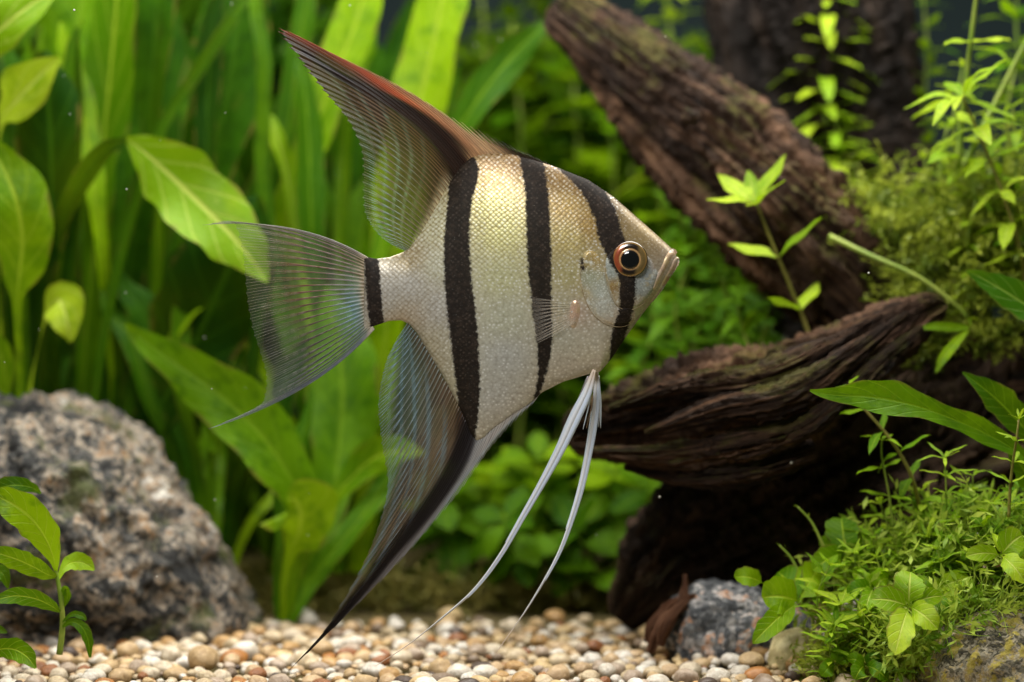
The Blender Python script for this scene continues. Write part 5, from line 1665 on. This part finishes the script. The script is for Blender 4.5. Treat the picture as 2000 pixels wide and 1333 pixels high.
def dorsal_ray(v, t_, x, y):
    c = cols(v, [(0, (40, 32, 26)), (0.12, (60, 46, 34)), (0.2, (205, 175, 138)), (0.33, (178, 124, 88)), (0.385, (206, 104, 66)), (0.44, (104, 66, 44)), (0.5, (128, 96, 64)), (0.7, (148, 124, 84)), (1, (140, 150, 128))])
    blk = smooth(v, 0.36, 0.40) * np.maximum(smooth(v, 0.54, 0.47) * smooth(t_, 0.6, 0.1), smooth(v, 0.64, 0.58) * smooth(t_, 0.34, 0.10))
    blk = streak(x, y, DORSAL_BAR)
    c = mixc(c, blk * 0.85, (40, 30, 25))
    blue = smooth(v, 0.55, 0.7) * smooth(t_, 0.25, 0.5) * (0.5 + 0.5 * np.sin(t_ * 34 + v * 20))
    c = mixc(c, blue * 0.8, (170, 205, 200))
    a = np.interp(t_, [0, 0.6, 1], [1, 0.9, 0.55])
    return c, a * np.interp(v, [0, .4, .6, 1], [1, 1, 0.85, 0.75])


make_fin('dorsal_fin', DK_KEYS, 57, dorsal_col, dorsal_ray, nt=90, sub=6, bow=0, ray_w=(1.35, 0.35), fork=0.5, tip_jag=lambda v: np.interp(v, [0, 0.22, 0.3, 0.4, 1], [0.55, 0.5, 0.2, 0.03, 0.015]))

# anal fin
AN_KEYS = [((1052, 772), (1046, 782), (1036, 794)), ((1020, 788), (1010, 808), (995, 834)), ((996, 798), (978, 840), (954, 880)), ((972, 808), (942, 885), (905, 950)), ((952, 815), (922, 915), (850, 1018)),
           ((936, 822), (905, 950), (745, 1135)), ((922, 826), (882, 990), (565, 1310)), ((911, 816), (855, 985), (628, 1238)), ((899, 795), (835, 955), (695, 1128)), ((884, 768), (818, 910), (736, 1035)),
           ((866, 738), (806, 862), (756, 950)), ((848, 706), (798, 808), (745, 868)), ((830, 676), (788, 752), (738, 790)), ((812, 650), (782, 698), (752, 712)), ((796, 632), (784, 650), (774, 664))]


def anal_col(v, t_, x, y):
    c = cols(v, [(0, (160, 152, 144)), (0.12, (182, 174, 166)), (0.27, (160, 156, 154)), (0.335, (150, 148, 150)), (0.37, (120, 114, 112)), (0.44, (84, 76, 72)), (0.49, (92, 78, 64)), (0.6, (120, 105, 85)), (0.75, (105, 105, 95)), (1, (92, 112, 112))])
    a = np.interp(v, [0, 0.05, 0.2, 0.33, 0.37, 0.46, 0.52, 0.6, 0.75, 1], [0.9, 0.97, 0.99, 0.97, 1, 0.98, 0.92, 0.8, 0.66, 0.62])
    blk = smooth(v, 0.335, 0.37) * np.maximum(smooth(v, 0.455, 0.415), smooth(v, 0.55, 0.49) * smooth(t_, 0.26, 0.05))
    blk = streak(x, y, ANAL_BAR)
    c = mixc(c, blk * 0.92, (26, 21, 21))
    a = np.maximum(a, blk * 0.98)
    rear = smooth(v, 0.47, 0.55)
    brn = rear * smooth(t_, 0.32, 0.05)
    c = mixc(c, brn * 0.65, (100, 74, 56))
    a = np.maximum(a * (1 - 0.55 * rear * smooth(t_, 0.3, 0.95)), brn * 0.8)
    st = rear * smooth(np.sin(t_ * 26 + v * 37), 0.35, 0.9) * smooth(t_, 0.06, 0.2)
    c = mixc(c, st * 0.45, (130, 165, 190))
    sk = smooth(v, 0.34, 0.3) * smooth(np.sin(x * 0.75 + 1.5 * np.sin(y * 0.31)) * np.sin(y * 0.75), 0.1, 0.6) * smooth(t_, 0.7, 0.3)
    c = mixc(c, sk * 0.5, (222, 216, 206))
    fr = smooth(v, 0.34, 0.28) * smooth(t_, 0.55, 1.0)
    c = mixc(c, fr * 0.5, (150, 175, 200))
    c = c * (1 + 0.35 * pnoise(np.stack([v * 160, t_ * 2.5, 0 * v], 1)) + 0.2 * pnoise(np.stack([v * 45, t_ * 9, 0 * v + 5], 1)))[:, None]
    return c, a


def anal_ray(v, t_, x, y):
    c = cols(v, [(0, (190, 185, 180)), (0.15, (222, 216, 208)), (0.3, (205, 208, 212)), (0.36, (170, 170, 174)), (0.44, (98, 94, 98)), (0.5, (112, 98, 86)), (0.6, (150, 132, 108)), (0.75, (150, 155, 150)), (1, (140, 160, 165))])
    c = mixc(c, streak(x, y, ANAL_BAR) * 0.8, (44, 39, 42))
    rear = smooth(v, 0.48, 0.56)
    st = rear * smooth(np.sin(t_ * 18 + v * 50), -0.3, 0.7) * smooth(t_, 0.15, 0.3)
    c = mixc(c, st * 0.7, (168, 196, 218))
    a = np.interp(t_, [0, 0.6, 1], [1, 0.9, 0.6])
    return c, a


make_fin('anal_fin', AN_KEYS, 57, anal_col, anal_ray, nt=90, sub=6, ray_w=(1.3, 0.35), fork=0.5, tip_jag=lambda v: np.interp(v, [0, 0.26, 0.33, 0.4, 1], [0.40, 0.30, 0.12, 0.03, 0.015]))

# tail fin
CA_KEYS = [((724, 508), (590, 422), (396, 440)), ((720, 514), (605, 450), (452, 434)), ((717, 528), (600, 486), (471, 482)), ((715, 545), (598, 522), (477, 535)), ((714, 565), (600, 562), (482, 588)),
           ((715, 585), (604, 604), (492, 640)), ((718, 604), (614, 645), (508, 690)), ((721, 620), (630, 682), (519, 732)), ((725, 632), (645, 712), (516, 772)), ((729, 640), (645, 735), (500, 796)), ((731, 643), (615, 775), (408, 838))]


def tail_col(v, t_, x, y):
    c = cols(v, [(0, (150, 148, 142)), (0.1, (120, 120, 110)), (0.5, (110, 112, 100)), (0.85, (115, 118, 118)), (1, (140, 145, 150))])
    base = smooth(t_, 0.14, 0.02)
    c = mixc(c, base * 0.8, (205, 188, 160))
    ed = np.maximum(smooth(v, 0.12, 0.0), smooth(v, 0.82, 1.0))
    a = 0.30 + 0.36 * smooth(t_, 0.45, 0.0) + 0.3 * ed + 0.12 * pnoise(np.stack([v * 22, t_ * 5, 0 * v], 1))
    a = a * (1 - 0.45 * smooth(t_, 0.75, 1.0) * (1 - ed))
    brn = smooth(np.sin(t_ * 40 + np.sin(v * 40)), 0.2, 0.9) * smooth(t_, 0.5, 0.2)
    c = mixc(c, brn * 0.4, (90, 66, 52))
    bl = np.exp(-((v - 0.55) / 0.22) ** 2) * smooth(t_, 0.35, 0.1) * smooth(t_, 0.02, 0.08)
    c = mixc(c, bl * 0.5, (120, 165, 205))
    return c, np.maximum(a, base * 0.95)


def tail_ray(v, t_, x, y):
    c = cols(v, [(0, (160, 152, 146)), (0.12, (140, 114, 92)), (0.35, (138, 90, 60)), (0.55, (112, 90, 74)), (0.75, (102, 100, 102)), (1, (132, 140, 150))])
    bl = np.exp(-((v - 0.55) / 0.25) ** 2) * smooth(t_, 0.42, 0.15)
    c = mixc(c, bl * 0.85, (160, 195, 225))
    tipw = smooth(t_, 0.6, 0.95)
    c = mixc(c, tipw * 0.6, (165, 172, 160))
    seg = smooth(np.sin(t_ * 85 + v * 33), 0.5, 1.0)
    c = mixc(c, seg * 0.35, (215, 205, 195))
    base = smooth(t_, 0.12, 0.02)
    c = mixc(c, base * 0.8, (225, 208, 182))
    a = np.interp(t_, [0, 0.5, 0.85, 1], [1, 0.75, 0.5, 0.35])
    return c, a


make_fin('tail_fin', CA_KEYS, 31, tail_col, tail_ray, nt=80, sub=6, ray_w=(1.5, 0.35), fork=0.28, tip_jag=0.01, wave=3.0)

# pectoral fin on the near flank, and its twin on the far flank
PE_KEYS = [((1122, 592), (1080, 584), (1038, 578)), ((1122, 600), (1080, 598), (1040, 602)), ((1122, 610), (1080, 616), (1042, 630)), ((1122, 620), (1085, 634), (1044, 655)), ((1122, 630), (1090, 650), (1050, 670))]


def pec_col(v, t_, x, y):
    c = np.tile(np.array([200.0, 195, 185]), (len(v), 1))
    return c, 0.03 + 0.05 * smooth(t_, 0.3, 0)


def pec_ray(v, t_, x, y):
    c = np.tile(np.array([225.0, 215, 200]), (len(v), 1))
    return c, np.interp(t_, [0, 0.5, 1], [0.14, 0.26, 0.22])


z_p = float(body_half(np.array([1080.0]), np.array([625.0]))[0])
make_fin('pectoral_fin', PE_KEYS, 14, pec_col, pec_ray, nt=30, sub=3, zoff=z_p + 3.0, bow=6, ray_w=(0.9, 0.45), fork=0.4)
make_fin('pectoral_fin', PE_KEYS, 14, pec_col, pec_ray, nt=30, sub=3, zoff=-z_p - 3.0, bow=-6, ray_w=(1.0, 0.5), fork=0.4)

# pelvic fins: long pale filaments
t = NT("pelvic_fin")
tc = t.attr('col')
sh = t.bsdf(tc, 0.35, 0.5)
trn = t.n('ShaderNodeBsdfTranslucent', {'Color': tc}).outputs[0]
M_PELV = t.done(t.n('ShaderNodeMixShader', {0: 0.12, 1: sh, 2: trn}).outputs[0])


def pelvic(path, widths, zo, short, seed):
    n = 90
    c = catmull([(x, y, w) for (x, y), w in zip(path, widths)], n)
    tt = np.linspace(0, 1, n)
    z = zo + 10 * np.sin(tt * 3) * np.sign(zo)
    nstr = 5
    parts, colr = [], []
    tg = np.gradient(c[:, :2], axis=0)
    tg /= np.linalg.norm(tg, axis=1)[:, None]
    nr = np.stack([-tg[:, 1], tg[:, 0]], 1)
    for k in range(nstr):
        o = (k / (nstr - 1) - 0.5) * 2
        endk = int(n * (1.0 if k in (2, 3) else (0.72, 0.85, 1, 1, 0.55)[k]))
        off = o * c[:, 2] * 0.38
        pp = c[:, :2] + nr * off[:, None]
        r_ = np.maximum(c[:, 2] * 0.30, 0.75) * np.where(tt < endk / n, 1, 0.3)
        v_, f_ = tube(fpx(pp[:endk, 0], pp[:endk, 1], z[:endk] + 1.2 * math.cos(k * 2)), r_[:endk] * K0, 7)
        parts.append((v_, f_))
        bc = np.array([(212, 224, 242), (232, 238, 247), (250, 251, 252), (240, 244, 250), (222, 232, 245)][k], float)
        m = smooth(tt[:endk], 0.75, 1.0)[:, None]
        cc = bc * (1 - m) + np.array([225, 205, 190.]) * m
        m2 = smooth(tt[:endk], 0.10, 0.0)[:, None]
        cc = cc * (1 - m2) + np.array([225, 205, 185.]) * m2
        colr.append(np.repeat(cc, 7, 0))
    v_, f_ = join_vf(parts)
    me = mesh_np('pelvic_fin', v_, f_)
    attr_color(me, 'col', lin(np.concatenate(colr)))
    fin = link('pelvic_fin', me, M_PELV, FISH)
    for (b, e, wd_, cl) in short:
        pts = catmull([(b[0], b[1]), ((b[0] + e[0]) / 2 + 3, (b[1] + e[1]) / 2), (e[0], e[1])], 16)
        v2, f2 = tube(fpx(pts[:, 0], pts[:, 1], np.full(16, zo - 2.0)), np.linspace(wd_, 0.6, 16) * K0, 6, 0.5)
        m2 = mesh_np('fin_ray', v2, f2)
        attr_color(m2, 'col', lin(np.tile(np.array(cl, float), (len(v2), 1))))
        link('fin_ray', m2, M_PELV, fin)
    return fin


pelvic([(1160, 722), (1146, 765), (1122, 815), (1094, 875), (1062, 935), (1022, 1005), (975, 1085), (925, 1150), (865, 1203), (800, 1255), (735, 1298)],
       [5, 14, 18, 15, 11.5, 9, 7.5, 5.5, 4, 2.6, 0.9], 20,
       [((1150, 735), (1113, 805), 2.4, (150, 125, 120)), ((1148, 735), (1104, 840), 2.2, (170, 165, 165)), ((1145, 740), (1098, 838), 1.8, (120, 120, 112)), ((1150, 740), (1122, 822), 2.2, (175, 150, 145)), ((1155, 740), (1138, 838), 2.6, (205, 215, 225))], 1)
pelvic([(1165, 712), (1166, 770), (1160, 830), (1149, 895), (1136, 955), (1118, 1015), (1094, 1080), (1062, 1140), (1028, 1195), (1000, 1235), (968, 1280)],
       [4, 10, 12, 11, 10, 8.5, 6.5, 4.6, 3.2, 2.0, 0.7], -20,
       [((1168, 735), (1174, 838), 3.4, (190, 200, 205)), ((1164, 740), (1146, 838), 2.6, (165, 140, 115)), ((1170, 735), (1170, 836), 2.6, (175, 178, 178))], 2)

# ------------------------------------------------------------------ specks drifting in the water
bm = bmesh.new()
for k in range(110):
    Yq = random.uniform(-0.4, 2.2)
    p = P(random.uniform(0, 2000), random.uniform(0, 1250), Yq)
    r = random.choice((0.0012, 0.0016, 0.0022, 0.003))
    if abs(p.x - 0.02) < 0.75 and -0.25 < Yq < 0.25:
        continue
    bmesh.ops.create_icosphere(bm, subdivisions=1, radius=r, matrix=Matrix.Translation(p))
me = bpy.data.meshes.new('drifting_specks')
bm.to_mesh(me)
bm.free()
o = link('drifting_specks', me, plain_material("speck", (0.4, 0.38, 0.3, 1), (0.75, 0.72, 0.62, 1), 20))
o['kind'] = 'stuff'
tag(o, 'fine pale specks drifting in the water', 'specks')
